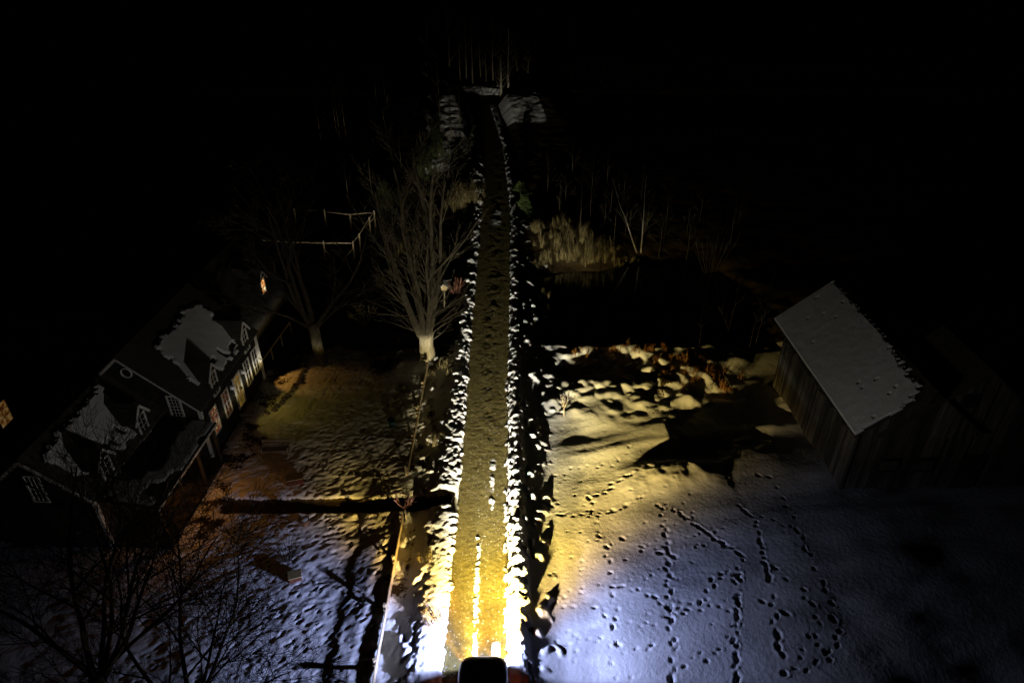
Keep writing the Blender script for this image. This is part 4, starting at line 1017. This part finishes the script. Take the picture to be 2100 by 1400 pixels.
# ================================================================== small yard things
bn = thing("garden_bench", "old slatted garden bench standing alone in the brown lit yard", "bench", (-12.5, 27.6, gz(-12.5,27.6)), rz=R(3))
MB().box(-.72,.72,-.22,-.12,.40,.44).box(-.72,.72,-.09,.02,.40,.44).box(-.72,.72,.05,.16,.40,.44).build("seat", M['bench'], bn)
MB().box(-.72,.72,.22,.26,.52,.62).box(-.72,.72,.24,.28,.72,.84).build("backrest", M['bench'], bn)
for sx_ in (-.68, .68):
    MB().bar((sx_,-.2,0),(sx_,-.2,.6),.06,.06).build("leg", M['bench'], bn); MB().bar((sx_,.2,0),(sx_,.26,.86),.06,.06).build("leg", M['bench'], bn)
    MB().bar((sx_,-.25,.62),(sx_,.24,.62),.07,.04).build("armrest", M['bench'], bn)
def crate(label, x, y, w, d, h, rz):
    c = thing("wooden_box", label, "box", (x,y,gz(x,y)), rz=rz)
    m = MB(); t = .03
    for k in range(3):
        z0 = .02+k*h/3; z1 = z0+h/3-.02
        m.box(-w/2,w/2,-d/2,-d/2+t,z0,z1); m.box(-w/2,w/2,d/2-t,d/2,z0,z1); m.box(-w/2,-w/2+t,-d/2+t,d/2-t,z0,z1); m.box(w/2-t,w/2,-d/2+t,d/2-t,z0,z1)
    m.build("slats", M['redwood'], c); MB().box(-w/2-.03,w/2+.03,-d/2-.03,d/2+.03,h,h+.05).build("lid", M['crate'], c)
    for sx_ in (-1,1):
        for sy in (-1,1): MB().box(sx_*w/2-.035*sx_-.03,sx_*w/2-.035*sx_+.03,sy*(d/2-.06)-.03,sy*(d/2-.06)+.03,-.12,.02).build("foot", M['redwood'], c)
crate("low wooden box in the yard just above the dark path, catching yellow light", -10.95, 25.5, .8, .45, .36, R(16))
crate("small wooden box in the bluish yard snow below the dark path", -9.4, 19.7, .5, .4, .25, R(20))
pt = thing("plant_pot", "round terracotta pot with snow on top beside the dark path's lower edge", "pot", (-9.74, 22.75, gz(-9.74,22.75)))
MB().lathe([(.13,0),(.19,.28),(.22,.3),(.22,.36),(.18,.36)], n=18).build("pot", M['terracotta'], pt); MB().lathe([(.18,.3),(.17,.36),(.1,.4),(.01,.42)], n=18).build("snow_cap", M['snow'], pt)
bk = thing("bucket", "blue bucket left of the fence in the dark yard", "bucket", (-6.75, 30.1, gz(-6.75,30.1)))
MB().lathe([(.14,0),(.2,.42),(.21,.42),(.21,.45),(.18,.44),(.13,.05)], n=18).build("pail", M['blue'], bk)
MB().tube([(-.2,0,.42),(-.14,0,.58),(0,0,.64),(.14,0,.58),(.2,0,.42)], [.012]*5, 5).build("handle", M['black'], bk)
bh = thing("bird_house", "white roofed bird house on a rustic pole right of the pale trunk", "bird house", (-4.95, 43.3, gz(-4.95,43.3)-.75))
MB().tube([(0,0,-.2),(.05,0,1.2),(.12,.02,2.55)], [.06,.055,.05], 7).build("pole", M['bark'], bh)
MB().prism([(-.08,-.16,2.5),(.32,-.16,2.5),(.32,-.16,2.78),(.12,-.16,2.98),(-.08,-.16,2.78)], (0,.34,0)).build("box", M['crate'], bh)
MB().prism([(.12,-.24,3.0),(.44,-.24,2.68),(.44,-.24,2.72),(.12,-.24,3.05),(-.2,-.24,2.72),(-.2,-.24,2.68)], (0,.5,0)).build("roof", M['white'], bh)
# garden edging at the house corner
hr = thing("hand_rail", "slim wooden handrail by the house's far corner, lit orange", "railing", (-15.6, 35.2, gz(-15.6,35.2)))
MB().bar((0,0,.85),(.45,5.0,.85),.07,.07).build("rail", M['wood_fence'], hr)
for k in range(4): MB().bar((.15*k,1.65*k,-.2),(.15*k,1.65*k,.83),.07,.07).build("post", M['wood_fence'], hr)
rg = random.Random(55)
def boulder(x, y, r, seed):
    rg2 = random.Random(seed); m = MB(); n = 10; lat = 6
    for i in range(lat+1):
        ph = math.pi*i/lat
        for k in range(n):
            t = 2*math.pi*k/n; q = r*rg2.uniform(.85,1.15)
            m.v.append((q*math.sin(ph)*math.cos(t)*1.2, q*math.sin(ph)*math.sin(t), q*math.cos(ph)*.7))
    for i in range(lat):
        for k in range(n): m.f.append((i*n+k, (i+1)*n+k, (i+1)*n+(k+1)%n, i*n+(k+1)%n))
    return m
st = boulder(0,0,.16,1).build("edging_stone", M['stone']); tag(st, "rounded stone in the flower bed edging by the house corner", "stone", "stones edging the flower bed")
for k in range(22):
    a = k/21; x = -14.0+.9*math.sin(a*3.0); y = 31.2+7.2*a
    o = st if k == 0 else st.copy()
    if k: COL.objects.link(o)
    o.location = (x+rg.uniform(-.08,.08), y, gz(x,y)+.04); o.rotation_euler = (0,0,rg.uniform(0,6)); s = rg.uniform(.7,1.3); o.scale = (s,s,s)
# dark hip-roofed shed at the bottom edge
sh = thing("garden_shed", "dark hip roofed shed cut off by the bottom edge of the yard", "shed", (-11.9, 12.6, gz(-11.9,12.6)))
MB().box(-1.1,1.1,-1.0,1.0,0,1.7).build("wall", M['clap'], sh)
m = MB(); m.v = [(-1.35,-1.25,1.68),(1.35,-1.25,1.68),(1.35,1.25,1.68),(-1.35,1.25,1.68),(0,0,2.75)]; m.f = [(0,3,2,1),(0,1,4),(1,2,4),(2,3,4),(3,0,4)]
m.build("roof", M['roof'], sh)
MB().box(1.1,1.13,-.35,.35,0,1.5).build("door", M['redwood'], sh)
print("verts ground", len(xs)*len(ys))
